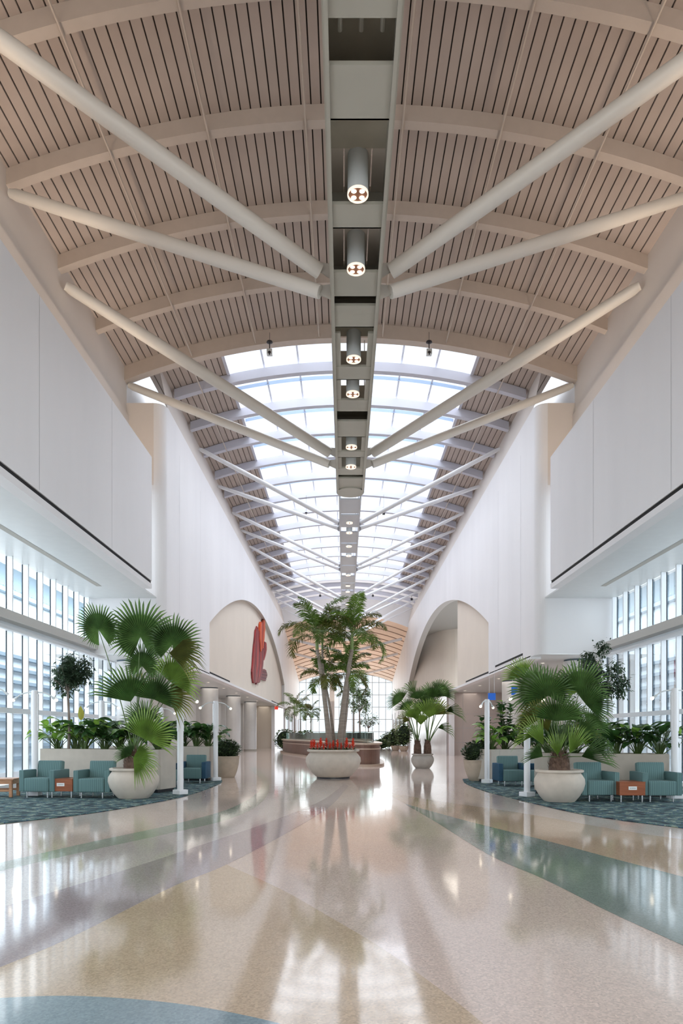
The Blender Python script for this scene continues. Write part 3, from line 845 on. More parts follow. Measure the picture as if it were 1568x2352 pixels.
def blade(bm, base, az, el, L, W, mi=0, droop=.9, fold=.25, n=6, tw=0.0):
    p = Vector(base); e = el; mid = []; 
    side = Vector((-math.sin(az), math.cos(az), 0))
    rows = []
    for i in range(n+1):
        t = i/n
        D = Vector((math.cos(az)*math.cos(e), math.sin(az)*math.cos(e), math.sin(e)))
        up = side.cross(D)*-1
        w = W*(math.sin(PI*(t**.8))**.75 if 0 < t < 1 else 0.02)*.5
        if up.z < 0: up = -up
        sd = (side*math.cos(tw)+up*math.sin(tw))
        rows.append((bm.verts.new(p-sd*w+up*w*fold), bm.verts.new(p), bm.verts.new(p+sd*w+up*w*fold)))
        p = p+D*L/n; e -= droop/n
    for a, b in zip(rows, rows[1:]):
        for k in (0, 1):
            bm.faces.new((a[k], a[k+1], b[k+1], b[k])).material_index = mi

def broadleaf_proto(seed, n=20, H=.75, mats=(M_leaf, M_leaf2), light=.25, label='x'):
    rnd = random.Random(seed)
    t = thing('leafy_plant', label, 'plant')
    bs = mk(); bl = mk()
    for i in range(n):
        az = rnd.uniform(0, 2*PI); hh = H*rnd.uniform(.38, .95); out = rnd.uniform(.05, .42)*(1.3-.4*hh/H)
        top = Vector((math.cos(az)*out, math.sin(az)*out, hh*.78))
        b0 = Vector((math.cos(az)*.06*rnd.random(), math.sin(az)*.06, 0))
        tube(bs, bez(b0, (top.x*.4, top.y*.4, hh*.5), top, 4), [.013, .012, .010, .009, .007], 5)
        blade(bl, top, az+rnd.uniform(-.5, .5), rnd.uniform(.1, 1.0), rnd.uniform(.38, .56), rnd.uniform(.17, .25), 1 if rnd.random() < light else 0, rnd.uniform(1.0, 1.9), .22, 6, rnd.uniform(-.35, .35))
    link('stalks', bs, M_stalk, t, True); link('leaves', bl, list(mats), t, True)
    return t
protos = [broadleaf_proto(s, 34, 1.0, light=l) for s, l in ((11, .15), (23, .3), (37, .1))]
prL = [broadleaf_proto(51, 32, .95, light=.85), broadleaf_proto(52, 30, 1.0, light=.7)]
used = set()
def put_plant(pr_, loc, rz, label, group, sc=1.0):
    if pr_.name not in used:
        used.add(pr_.name); pr_.location = loc; pr_.rotation_euler = (0, 0, rz); pr_.scale = (sc,)*3; pr_['label'] = label; pr_['group'] = group; return pr_
    return dup(pr_, loc, rz, label, group, sc)
def row(pl, fracs, prs, names, h, group, sc=1.0):
    p0, d, nrm, L = pl
    for i, (f, pr_, nm) in enumerate(zip(fracs, prs, names)):
        p = p0+d*(L*f)+nrm*(.42+.12*math.sin(i*2.3))
        put_plant(pr_, (p.x, p.y, h-.05), i*1.7, nm, group, sc*(.95+.1*((i*37) % 5)/5))
row(PL[0], (.06, .20, .33, .46, .60, .74, .90), (prL[0], prL[1], protos[1], protos[0], protos[2], protos[1], protos[0]),
    ['light green broad-leaved plant at the window end of the left front planter', 'light green broad-leaved plant beside the thin ficus trunk in the left front planter',
     'green broad-leaved plant right of the ficus trunk in the left front planter', 'dark broad-leaved plant at the middle of the left front planter',
     'dark glossy plant behind the upper fan palm stalk in the left front planter', 'dark broad-leaved plant behind the fan palm in the left front planter',
     'dark glossy plant at the aisle end of the left front planter'], 1.09, 'broad-leaved plants in the left front planter')
row(PL[1], (.55, .70, .85, .95), (protos[2], protos[1], protos[2], protos[0]),
    ['dark plant in the left rear planter, farthest from the aisle', 'dark plant in the left rear planter seen left of the near lamp post',
     'variegated dark plant in the left rear planter right of the near lamp post', 'broad-leaved plant at the aisle end of the left rear planter'], 1.09, 'broad-leaved plants in the left rear planter')
row(PL[2], (.10, .30, .47, .63, .78, .94), (protos[0], protos[2], protos[0], protos[1], protos[2], protos[0]),
    ['dark plant at the aisle end of the right front planter behind the fan palm', 'dark plant behind the right edge of the right fan palm', 'dark glossy plant in the right front planter above the nearer armchair',
     'dark glossy plant at the middle right of the right front planter', 'dark plant above the side table in the right front planter', 'bright-edged plant at the window end of the right front planter'], 1.01, 'broad-leaved plants in the right front planter')
row(PL[3], (.10, .28, .48, .68, .88), (prL[1], protos[2], protos[0], protos[1], protos[2]),
    ['light green plant at the aisle end of the right rear planter', 'dark plant second from the aisle in the right rear planter', 'dark plant behind the right lamp post in the right rear planter',
     'dark plant hidden partly by the right fan palm', 'dark plant near the window in the right rear planter'], 1.01, 'broad-leaved plants in the right rear planter')
# yellow leaf
yp = P(186, 1655, 18.5); yb = Vector((yp.x-.02, 18.5, 1.02))
yl = thing('leafy_plant', 'plant with a single upright yellow leaf above the left front planter', 'plant', yb)
bm = mk(); tube(bm, bez((0, 0, 0), (0, 0, .2), yp-yb, 6), [.012]*6+[.008], 6); link('stalk', bm, M_stalk, yl, True)
bm = mk(); blade(bm, yp-yb, -PI/2, 1.45, .40, .17, 0, -.15); link('leaf', bm, M_leafy, yl, True)

# ficus trees
def ficus(name, loc, H, r, trunk_r, label, seed, nl=1500, flat=.85, leafm=M_ficus, ll=.11):
    rnd = random.Random(seed); t = thing(name, label, 'tree', loc)
    bm = mk(); tips = []
    tube(bm, [(0, 0, 0), (.03, 0, H*.3), (-.02, 0, H-r*1.1)], [trunk_r*1.2, trunk_r, trunk_r*.85], 8)
    for i in range(14):
        az = i*2.4+rnd.random(); el = rnd.uniform(.4, 1.35); L = r*rnd.uniform(.9, 1.35)
        b = Vector((-.02, 0, H-r*1.15)); e = b+Vector((math.cos(az)*math.cos(el), math.sin(az)*math.cos(el), math.sin(el)))*L
        c = b.lerp(e, .5)+Vector((0, 0, .1*r))
        tube(bm, [b, c, e], [trunk_r*.45, trunk_r*.3, trunk_r*.1], 5); tips += [c, e, c.lerp(e, .5)]
    link('trunk', bm, M_trunkg, t, True)
    bm = mk(); c0 = Vector((0, 0, H-r*.35))
    clumps = []
    for i in range(30):
        v = Vector((rnd.gauss(0, 1), rnd.gauss(0, 1), rnd.gauss(0, 1))).normalized()*r*rnd.uniform(.25, .95); v.z *= flat
        clumps.append((c0+v, r*rnd.uniform(.15, .32)))
    for i in range(nl):
        c, rr = rnd.choice(clumps)
        p = c+Vector((rnd.gauss(0, .5), rnd.gauss(0, .5), rnd.gauss(0, .5)))*rr
        az = rnd.uniform(0, 2*PI); el = rnd.uniform(-1.2, .4); L = ll*rnd.uniform(.7, 1.2)
        D = Vector((math.cos(az)*math.cos(el), math.sin(az)*math.cos(el), math.sin(el))); sd = Vector((-math.sin(az), math.cos(az), rnd.uniform(-.4, .4)))*L*.17
        bm.faces.new([bm.verts.new(x) for x in (p, p+D*L*.5+sd, p+D*L, p+D*L*.5-sd)])
    link('foliage', bm, leafm, t)
    return t
M_trunkg = mat('grey_trunk', (.26, .21, .18), .8, var=.15, vscale=8)
ficus('ficus_tree', (P(157, 1700, 18.1).x, 18.1, 1.0), 2.32, .60, .035, 'small ficus tree with dark narrow leaves in the left front planter', 5, 3600, .85, M_ficus, .14)
ficus('ficus_tree', (P(1372, 1700, 17.0).x, 17.0, .93), 2.3, .80, .03, 'loose airy ficus tree in the right front planter behind the fan palm', 9, 2800, 1.0, M_ficus, .14)

# fiddle leaf figs
def fiddle(loc, H, label, seed, r=.42):
    rnd = random.Random(seed); t = thing('fiddle_leaf_fig', label, 'plant', loc, 0, 'fiddle leaf figs in the right rear planter')
    bm = mk(); bl = mk()
    for s_ in range(3):
        bx, by = rnd.uniform(-.2, .2), rnd.uniform(-.2, .2); hh = H*rnd.uniform(.8, 1.0)
        tube(bm, [(bx*.3, by*.3, 0), (bx, by, hh)], [.02, .012], 6)
        for i in range(26):
            z = hh*(.35+.65*i/26); az = i*2.4; f = z/hh
            blade(bl, (bx*f, by*f, z), az, rnd.uniform(.2, .9), r*rnd.uniform(.6, .9)*(1.1-.3*f), .20*rnd.uniform(.8, 1.1), 1 if rnd.random() < .12 else 0, 1.0, .2, 5)
    link('stem', bm, M_trunkg, t, True); link('leaves', bl, [M_leaf, M_leaf2], t, True)
p0, d, nrm, L = PL[3]
q = G(1108, 1797); fiddle((P(1112, 1720, 22.6).x, 22.6, .018), 2.35, 'fiddle leaf fig rising left of the right rear lamp post', 3)
fiddle((P(1158, 1720, 22.1).x, 22.1, .95), 1.85, 'taller fiddle leaf fig right of the rear lamp post in the right planter', 4)

# ------------------------------------------------------------------ pots
def pot(loc, rmax, h, label, m, prof=None, soil=True, group=None):
    t = thing('stone_pot', label, 'pot', loc, 0, group)
    if prof is None:
        prof = [(0, 0), (.60, 0), (.64, .03), (.78, .16), (.93, .36), (1.0, .56), (.985, .70), (.90, .82), (.84, .88), (.85, .90), (.93, .92), (.95, .955), (.94, .99), (.90, 1.0), (.82, 1.0), (.80, .96), (.80, .88)]
    bm = mk(); lathe(bm, [(a*rmax, b*h) for a, b in prof], 64); link('bowl', bm, m, t, True)
    if soil:
        bm = mk(); lathe(bm, [(0, h*.93), (rmax*.5, h*.92), (rmax*.81, h*.90)], 40); link('soil', bm, M_soil, t)
    return t
simple = [(0, 0), (.62, 0), (.66, .03), (.82, .3), (.94, .6), (.99, .85), (1.0, .93), (1.02, .95), (1.02, 1.0), (.95, 1.0), (.93, .9)]
pot((P(765, 1700, 23.3).x, 23.3, .05), .945, .93, 'very large bulging stone pot in the middle of the hall', M_pot)
bm = mk(); lathe(bm, [(0, .003), (.56, .003), (.56, .05), (0, .05)], 40, c=(P(765, 1700, 23.3).x, 23.3, 0)); tag(link('pot_base', bm, M_cam), 'low black stand under the very large centre pot', 'stand')
LPc = Vector((P(307, 1700, 15.9).x, 15.9, .018)); RPc = Vector((P(1284, 1700, 15.1).x, 15.1, .018))
pot(LPc, .575, .70, 'round white stone pot on the left carpet holding a fan palm', M_pot)
pot(RPc, .545, .70, 'round white stone pot on the right carpet holding a fan palm', M_pot)
MPc = Vector((P(970, 1700, 29.9).x, 29.9, 0))
pot(MPc, .50, .64, 'greyish stone pot with a fan palm standing in the right part of the far floor', M_pot3)
LB = Vector((P(519, 1700, 23.7).x, 23.7, 0)); RB = Vector((P(1100, 1700, 21.8).x, 21.8, .018))
pot(LB, .46, .74, 'tan tapered pot with a clipped bush behind the left rear lamp post', M_pot2, simple)
pot(RB, .49, .66, 'tan tapered pot with a clipped bush behind the right rear lamp post', M_pot2, simple)

def bush(loc, r, h, label, seed, n=1300, m=M_bush, ll=.10):
    rnd = random.Random(seed); t = thing('leafy_bush', label, 'plant', loc)
    bm = mk()
    for i in range(n):
        u = rnd.uniform(-1, 1); az = rnd.uniform(0, 2*PI); q = math.sqrt(max(0, 1-u*u))*rnd.uniform(.75, 1.03)
        p = Vector((math.cos(az)*q*r, math.sin(az)*q*r, h*.5+u*h*.5))
        a2 = az+rnd.uniform(-.9, .9); el = rnd.uniform(-.4, .8); L = ll*rnd.uniform(.7, 1.3)
        D = Vector((math.cos(a2)*math.cos(el), math.sin(a2)*math.cos(el), math.sin(el))); sd = Vector((-math.sin(a2), math.cos(a2), rnd.uniform(-.5, .5)))*L*.28
        bm.faces.new([bm.verts.new(x) for x in (p, p+D*L*.5+sd, p+D*L, p+D*L*.5-sd)])
    link('foliage', bm, m, t)
    bm = mk()
    for i in range(9):
        az = i*.7; tube(bm, [(0, 0, 0), (math.cos(az)*r*.5, math.sin(az)*r*.5, h*.6)], [.015, .008], 5)
    link('stems', bm, M_trunkg, t)
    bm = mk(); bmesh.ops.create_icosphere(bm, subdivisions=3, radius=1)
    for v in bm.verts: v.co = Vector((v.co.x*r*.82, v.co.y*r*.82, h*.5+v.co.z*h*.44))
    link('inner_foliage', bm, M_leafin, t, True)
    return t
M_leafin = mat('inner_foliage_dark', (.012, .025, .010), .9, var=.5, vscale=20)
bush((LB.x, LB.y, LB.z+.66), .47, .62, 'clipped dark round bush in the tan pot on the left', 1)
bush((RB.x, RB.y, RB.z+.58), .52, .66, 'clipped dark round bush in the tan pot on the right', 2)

# ------------------------------------------------------------------ fan palms
def fanpalm(loc, Yc, leaves, label, seed, fiber=(.30, .42), name='fan_palm', trunks=((0, 0),), scale=1):
    rnd = random.Random(seed); t = thing(name, label, 'palm', loc)
    L0 = Vector(loc)
    for (tx, ty) in trunks:
        bm = mk(); fh = fiber[1]
        tube(bm, [(tx, ty, 0), (tx, ty, fh*.6), (tx, ty, fh)], [fiber[0]*.80, fiber[0]*.72, fiber[0]*.25], 12)
        for i in range(190):
            az = rnd.uniform(0, 2*PI); z = rnd.uniform(0, fh*.95); rr = fiber[0]*(.85-.30*z/fh)
            b = Vector((tx+math.cos(az)*rr*.8, ty+math.sin(az)*rr*.8, z)); e = b+Vector((math.cos(az)*.08, math.sin(az)*.08, .16*rnd.uniform(.5, 1.4)))*fiber[0]/.3
            sd = Vector((-math.sin(az), math.cos(az), 0))*.02
            bm.faces.new([bm.verts.new(x) for x in (b-sd, b+sd, e)])
        link('trunk', bm, M_bark, t)
    for (hx, hy, dx, dy, R, A, dpt, mi, dr) in leaves:
        H = P(hx, hy, Yc+dpt)-L0
        n = Vector((rnd.uniform(-.35, .35), -1, rnd.uniform(-.3, .5)))
        d_ = Vector((dx, rnd.uniform(-.25, .1), dy))
        tr = trunks[0] if len(trunks) == 1 or hx < 970 else trunks[1]
        b = Vector((tr[0]+rnd.uniform(-.05, .05), tr[1]+rnd.uniform(-.05, .05), fiber[1]*.7))
        mid = b.lerp(H, .5)+Vector(((b.x-H.x)*.05, 0, .05*(H-b).length))
        st = bez(b, mid, H, 8)
        bs = mk(); tube(bs, st, [.014*scale*(1-.4*i/8) for i in range(9)], 6); so = link('leaf_stalk', bs, M_stalk, t, True)
        bm = mk(); fan_leaf(bm, H, d_, n, R*1.06*(Yc+dpt)/F, A*1.12, int(16*A)+6, dr, 0, rnd)
        link('fan_blade', bm, [(M_fan, M_fand), (M_fan2, M_fan2d), (M_fan3, M_fan3d)][mi], so)
    return t
Lv = [(226, 1446, -.12, 1, 70, 2.5, 0, 0, .12), (322, 1462, .05, 1, 95, 2.45, .25, 0, .10), (396, 1480, .45, 1, 78, 2.45, .1, 0, .10), (388, 1500, 1, .12, 88, .75, -.1, 2, .4),
      (326, 1530, .1, 1, 60, 2.1, .4, 0, .1), (300, 1612, -.38, 1, 100, .85, -.2, 0, .15), (318, 1600, .1, 1, 62, 1.3, .2, 2, .1), (352, 1606, .3, 1, 76, 1.5, -.25, 0, .12),
      (390, 1566, .6, .9, 88, 1.3, .1, 1, .25), (385, 1600, 1, .3, 75, 1.1, .3, 2, .3), (334, 1698, .45, 1, 82, 1.45, -.35, 1, .05), (306, 1740, .85, -.05, 62, 1.2, -.45, 1, .35),
      (300, 1735, -.5, .5, 42, 1.0, -.3, 0, .3), (330, 1660, -.1, 1, 60, 1.2, .3, 0, .1)]
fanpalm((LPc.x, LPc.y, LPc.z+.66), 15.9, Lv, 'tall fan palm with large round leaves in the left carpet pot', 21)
Rv = [(1238, 1588, -.75, .8, 88, 1.5, .1, 0, .15), (1200, 1556, -.7, 1, 55, 1.0, .2, 1, .1), (1258, 1598, -.1, 1, 78, 1.9, -.1, 0, .1), (1330, 1590, .35, 1, 86, 1.4, .1, 0, .1), (1308, 1598, .15, 1, 76, .9, .3, 1, .1),
      (1345, 1618, .8, .6, 66, 1.3, 0, 0, .15), (1276, 1656, .05, 1, 74, 1.3, -.35, 0, .08), (1238, 1652, -.7, .8, 60, 1.3, -.1, 2, .15), (1306, 1650, .5, .8, 55, 1.2, .1, 0, .2),
      (1232, 1690, -1, .35, 62, .55, -.1, 1, .45), (1248, 1712, -.45, .9, 88, .42, -.3, 1, .1), (1328, 1690, .8, .6, 66, .8, -.1, 0, .25), (1335, 1738, 1, .35, 82, .55, -.3, 0, .15),
      (1308, 1730, .4, .9, 80, .5, -.45, 1, .1), (1268, 1700, -.15, 1, 74, .5, .1, 0, .1), (1246, 1738, -.8, .5, 50, .7, -.35, 0, .3), (1290, 1720, .1, 1, 80, .45, .2, 0, .1),
      (1350, 1665, .7, .7, 52, 1.0, .3, 0, .2), (1258, 1680, -.3, 1, 60, .5, -.1, 2, .1), (1322, 1700, .6, .8, 60, .6, .2, 2, .2), (1280, 1735, -.1, 1, 60, .5, -.5, 1, .1), (1218, 1655, -.9, .2, 44, .9, .2, 0, .4), (1360, 1710, .9, .1, 50, .8, .1, 0, .5)]
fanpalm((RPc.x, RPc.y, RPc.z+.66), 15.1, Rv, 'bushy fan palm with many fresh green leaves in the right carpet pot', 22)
Mv = [(922, 1610, -.8, .8, 38, 1.2, 0, 0, .2), (952, 1592, -.5, 1, 38, .6, .3, 0, .2), (960, 1606, -.3, 1, 34, 1.0, -.2, 0, .1), (992, 1602, .1, 1, 42, 1.2, 0, 0, .1), (1008, 1594, .8, 1, 44, 1.1, .3, 0, .2), (985, 1648, .15, 1, 52, .9, -.3, 1, .1), (955, 1650, -.4, 1, 44, .9, -.2, 1, .1), (1024, 1634, 1, .4, 46, .5, .1, 0, .5), (1005, 1672, 1, .3, 40, .5, -.2, 0, .5), (972, 1636, -.1, 1, 46, .9, .3, 0, .1), (940, 1655, -1, .3, 40, .6, -.1, 2, .5), (1000, 1642, .5, 1, 46, .9, .2, 2, .1), (966, 1665, 0, 1, 42, .7, -.1, 1, .1), (980, 1620, .2, 1, 42, .9, .2, 0, .1), (938, 1630, -.6, 1, 36, .9, .2, 0, .2)]
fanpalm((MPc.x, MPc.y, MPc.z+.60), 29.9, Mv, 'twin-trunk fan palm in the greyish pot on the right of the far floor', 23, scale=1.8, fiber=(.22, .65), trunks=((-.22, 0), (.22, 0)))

# ------------------------------------------------------------------ feather palms in the centre pot
def feather_palm(loc, crown, lean_mid, L, nf, label, seed, tr=.085, loc2=None, parts=True, wl=.46, name='feather_palm', low=-.1, hi=1.45, fixed=None):
    rnd = random.Random(seed); t = thing(name, label, 'palm', loc); L0 = Vector(loc)
    c = Vector(crown)-L0; m = Vector(lean_mid)-L0
    pts = bez((0, 0, 0), m, c, 10)
    bm = mk(); tube(bm, pts, [tr*(1.25-.5*i/10) for i in range(11)], 12); link('trunk', bm, M_trunk, t, True)
    e = c+Vector((0, 0, .55))+((c-pts[-2]).normalized()*.05)
    bm = mk(); tube(bm, [c, c.lerp(e, .5), e], [tr*.72, tr*.66, tr*.35], 8); link('crownshaft', bm, M_crownshaft, t, True)
    for i in range(nf):
        az = i*2.399+rnd.uniform(-.2, .2); el = low+(hi-low)*((i+.5)/nf)
        bm = mk()
        feather(bm, e-Vector((0, 0, .25*(1-i/nf))), az, el, L*rnd.uniform(.85, 1.1), wl, 26, rnd.uniform(1.0, 1.35)*(1.2-.75*i/nf), 0 if rnd.random() < .7 else 1, rnd, 2)
        link('frond', bm, [M_frond, M_frond2, M_stalk], t)
    return t
Yc = 23.3; bx = P(765, 1700, Yc).x
feather_palm((bx-.12, Yc-.05, .90), P(728, 1492, Yc), P(748, 1600, Yc), 1.75, 10, 'tall feather palm leaning left in the large centre pot', 31, .078, hi=1.5, low=.2)
feather_palm((bx-.02, Yc-.12, .90), P(740, 1492, Yc+.3), P(742, 1600, Yc), 1.5, 4, 'slimmer feather palm trunk just right of the left-leaning palm', 32, .05, hi=1.4, low=.5)
feather_palm((bx+.20, Yc-.05, .90), P(808, 1492, Yc-.1), P(788, 1600, Yc), 1.75, 12, 'tall feather palm leaning right in the large centre pot', 33, .085, hi=1.5, low=.2)
feather_palm((bx+.05, Yc+.15, .90), P(749, 1582, Yc+.4), P(762, 1640, Yc), 1.05, 10, 'short dark-stemmed feather palm between the leaning trunks', 34, .05, wl=.34)
feather_palm((bx+.26, Yc+.2, .90), P(800, 1572, Yc+.7), P(795, 1640, Yc), 1.15, 11, 'medium feather palm behind the right-leaning trunk', 35, .07, wl=.36)

# red flowers
def flower_proto():
    rnd = random.Random(4); t = thing('red_flower_plant', 'x', 'flower', (0, 0, 0), 0, 'red flowers in the centre pot')
    bm = mk()
    for i in range(34):
        f = i/34; z = .12+.30*f; az = i*2.4; L = .15*(1.15-f*.8)
        blade(bm, (0, 0, z), az, rnd.uniform(.2, 1.1), L*rnd.uniform(.7, 1.1), .045, 0, .3, .2, 3)
    tube(bm, [(0, 0, 0), (0, 0, .4)], [.012, .006], 5)
    link('flower_spike', bm, M_red, t, True)
    bm = mk()
    for i in range(16): blade(bm, (0, 0, .01), i*2.4, rnd.uniform(.5, 1.1), rnd.uniform(.18, .26), .045, 0, 1.0, .2, 4)
    link('leaves', bm, M_leaf, t, True)
    return t
fp = None
rnd = random.Random(77)
spots = []
for i, (px, dy) in enumerate([(716, -.1), (723, -.35), (730, -.5), (737, -.42), (743, -.6), (749, -.3), (757, -.62), (764, -.45), (773, -.6), (781, -.35), (793, -.5), (800, -.3), (807, -.45), (790, .1), (735, .1), (720, .15)]):
    spots.append((P(763+(px-762)*1.06, 1700, 23.3+dy).x, 23.3+dy))
names_f = ['leftmost', 'second from the left', 'third from the left', 'fourth from the left', 'fifth from the left', 'sixth from the left', 'left of the middle', 'at the middle', 'right of the middle', 'in front of the right trunk', 'left of the last three', 'second from the right', 'rightmost', 'behind the right trunk', 'at the back left', 'at the far back left edge']
for i, (x, y) in enumerate(spots):
    lab = 'red flower spike in the big centre pot, '+names_f[i]; rz = i*1.3; sc = .92+.22*math.sin(i*2.7)
    if fp is None: fp = flower_proto(); fp.location = (x, y, .89); fp['label'] = lab; fp.scale = (sc,)*3
    else: dup(fp, (x, y, .89), rz, lab, None, sc)
# low greenery around the rim
bm = mk(); rnd = random.Random(12)
for i in range(150):
    az = rnd.uniform(0, 2*PI); r = rnd.uniform(.45, .74)
    blade(bm, (math.cos(az)*r, math.sin(az)*r, 0), rnd.uniform(0, 2*PI), rnd.uniform(.3, 1.2), .16, .045, 0, .8, .2, 3)
o = link('ground_cover', bm, M_leaf, None, True); o.location = (bx, Yc, .90); tag(o, 'low dark foliage filling the rim of the large centre pot', 'foliage', kind='stuff')

# ------------------------------------------------------------------ armchairs and tables
def armchair(label, loc, rz, arm_m, group):
    t = thing('armchair', label, 'armchair', loc, rz, group)
    W, D = .86, .76
    bm = mk(); box(bm, -.30, .30, -.40, .22, .14, .46, bev=.03); link('seat', bm, M_teal, t, True)
    bm = mk(); mt = Matrix.Translation((0, .26, .42)) @ Matrix.Rotation(-.13, 4, 'X') @ Matrix.Translation((0, -.26, -.42))
    box(bm, -.30, .30, .17, .34, .30, .84, bev=.03, mtx=mt); link('backrest', bm, M_teal, t, True)
    for s in (-1, 1):
        bm = mk(); x0, x1 = sorted((s*.305, s*.43)); box(bm, x0, x1, -.37, .36, .14, .64, bev=.018); link('armrest', bm, arm_m, t, True)
    for (x, y) in ((-.25, -.33), (.25, -.33), (-.25, .30), (.25, .30)):
        bm = mk(); lathe(bm, [(0, 0), (.018, 0), (.02, .14), (0, .14)], 12, c=(x, y, 0)); link('leg', bm, M_chrome, t, True)
    return t
zc = .017
a1 = armchair('teal striped armchair left of the brown side table in the left seating area', (P(103, 1700, 16.25).x, 16.25, zc), -.10, M_teal, 'teal armchairs')
def chair_at(px, Y, rz, lab, src, grp=None): return dup(src, (P(px, 1700, Y).x, Y, zc), rz, lab, grp)
chair_at(225, 16.1, -.06, 'teal striped armchair between the brown table and the fan palm pot on the left', a1)
chair_at(1362, 15.35, .10, 'teal striped armchair partly behind the right fan palm pot', a1)
chair_at(1504, 15.25, -.02, 'teal striped armchair at the window end of the right seating area', a1)
b1 = armchair('teal armchair with dark blue arms in front of the left rear planter', (P(446, 1700, 20.85).x, 20.85, zc), -.02, M_blue, 'blue-armed armchairs')
chair_at(1171, 19.8, .05, 'teal armchair with dark blue arms in front of the right rear planter', b1)
chair_at(374, 19.45, PI/2, 'blue-armed chair mostly hidden behind the left front planter', b1)
chair_at(1252, 19.3, -PI/2, 'blue-armed chair mostly hidden behind the right front planter', b1)
def side_table(label, loc, rz):
    t = thing('side_table', label, 'side table', loc, rz, 'brown box side tables')
    bm = mk(); box(bm, -.28, .28, -.28, .28, .15, .43, bev=.008); link('box_body', bm, M_wood, t)
    bm = mk(); box(bm, -.285, .285, -.285, .285, .43, .445, bev=.004); link('top', bm, M_wood, t)
    bm = mk(); box(bm, -.09, .09, -.291, -.281, .27, .345); pl = link('placard', bm, M_placard, t)
    bm = mk(); 
    for x in [-.06+.022*i for i in range(6)]: box(bm, x, x+.013, -.2935, -.2915, .297, .318)
    link('lettering', bm, M_ink, pl)
    for (x, y) in ((-.23, -.23), (.23, -.23), (-.23, .23), (.23, .23)):
        bm = mk(); lathe(bm, [(0, 0), (.016, 0), (.016, .15), (0, .15)], 10, c=(x, y, 0)); link('leg', bm, M_chrome, t, True)
    return t
st = side_table('brown wooden box side table with white placard between the two left armchairs', (P(152, 1700, 16.15).x, 16.15, zc), -.05)
dup(st, (P(1440, 1700, 15.1).x, 15.1, zc), 0, 'brown wooden box side table with white placard between the two right armchairs')
# wooden bench at the left edge
t = thing('wooden_bench', 'light brown slatted wooden bench cut by the left edge of the photo', 'bench', (P(-32, 1700, 16.2).x, 16.2, zc), .1)
bm = mk()
for i in range(6): box(bm, -.75, .72, -.28+i*.095, -.28+i*.095+.08, .40, .435, bev=.006)
link('seat_slats', bm, M_wood2, t)
bm = mk(); box(bm, -.74, .71, -.27, -.24, .31, .40); box(bm, -.74, .71, .25, .28, .31, .40); box(bm, .67, .71, -.27, .28, .31, .40); link('apron', bm, M_wood2, t)
for (x, y) in ((-.68, -.23), (.65, -.23), (-.68, .23), (.65, .23)):
    bm = mk(); box(bm, x-.035, x+.035, y-.035, y+.035, 0, .40, bev=.005); link('leg', bm, M_wood2, t)
bm = mk(); box(bm, -.68, .65, -.24, -.22, .13, .18); box(bm, -.68, .65, .22, .24, .13, .18); link('stretcher', bm, M_wood2, t)

# ------------------------------------------------------------------ lamp posts
def lamp_proto():
    t = thing('lamp_post', 'x', 'lamp post', (0, 0, 0), 0, 'white twin-arm lamp posts')
    bm = mk(); box(bm, -.135, .135, -.135, .135, 0, .11, bev=.012); link('base', bm, M_white, t)
    bm = mk(); lathe(bm, [(.075, .11), (.075, 2.52), (.06, 2.54), (0, 2.54)], 24); link('pole', bm, M_white, t, True)
    bm = mk(); box(bm, -.09, .09, -.03, .03, 1.55, 2.45, bev=.008); link('cover_strip', bm, M_white, t)
    for s in (-1, 1):
        bm = mk(); pts = bez((0, 0, 2.48), (s*.28, 0, 2.52), (s*.42, 0, 2.37), 8); tube(bm, pts, .016, 8); ar = link('arm', bm, M_lamp, t, True)
        bm = mk(); tube(bm, [pts[-1], pts[-1]+Vector((s*.07, 0, -.045))], .028, 10); link('lamp_head', bm, M_lamp, ar, True)
        bm = mk(); bmesh.ops.create_icosphere(bm, subdivisions=3, radius=.038, matrix=Matrix.Translation(pts[-1]+Vector((s*.10, 0, -.068)))); link('bulb', bm, M_bulb, ar, True)
    return t
lp = lamp_proto()
posts = [(414, 1826, .9, 'white lamp post at the aisle corner of the left front planter'),
         (495, 1795, .6, 'white lamp post beside the left tan pot and bush'),
         (80, 1829, 0, 'white lamp post by the window behind the leftmost armchair'),
         (-32, 1846, 0, 'lamp post at the left edge of the photo showing only its lamp arm'),
         (234, 1796, 0, 'white lamp post between the left planters in front of the column'),
         (370, 1774, .3, 'white lamp post farthest back on the left, behind the fan palm'),
         (1210, 1831, .5, 'white lamp post at the aisle corner of the right front planter'),
         (1118, 1800, 1.0, 'white lamp post beside the right tan pot and bush'),
         (1549, 1836, 0, 'white lamp post at the window end of the right front planter'),
         (1333, 1785, .2, 'white lamp post behind the right front planter near the ficus')]
for i, (px, py, rz, lab) in enumerate(posts):
    g = G(px, py-2, zc)
    if i == 0: lp.location = g; lp.rotation_euler = (0, 0, rz); lp['label'] = lab
    else: dup(lp, g, rz, lab)

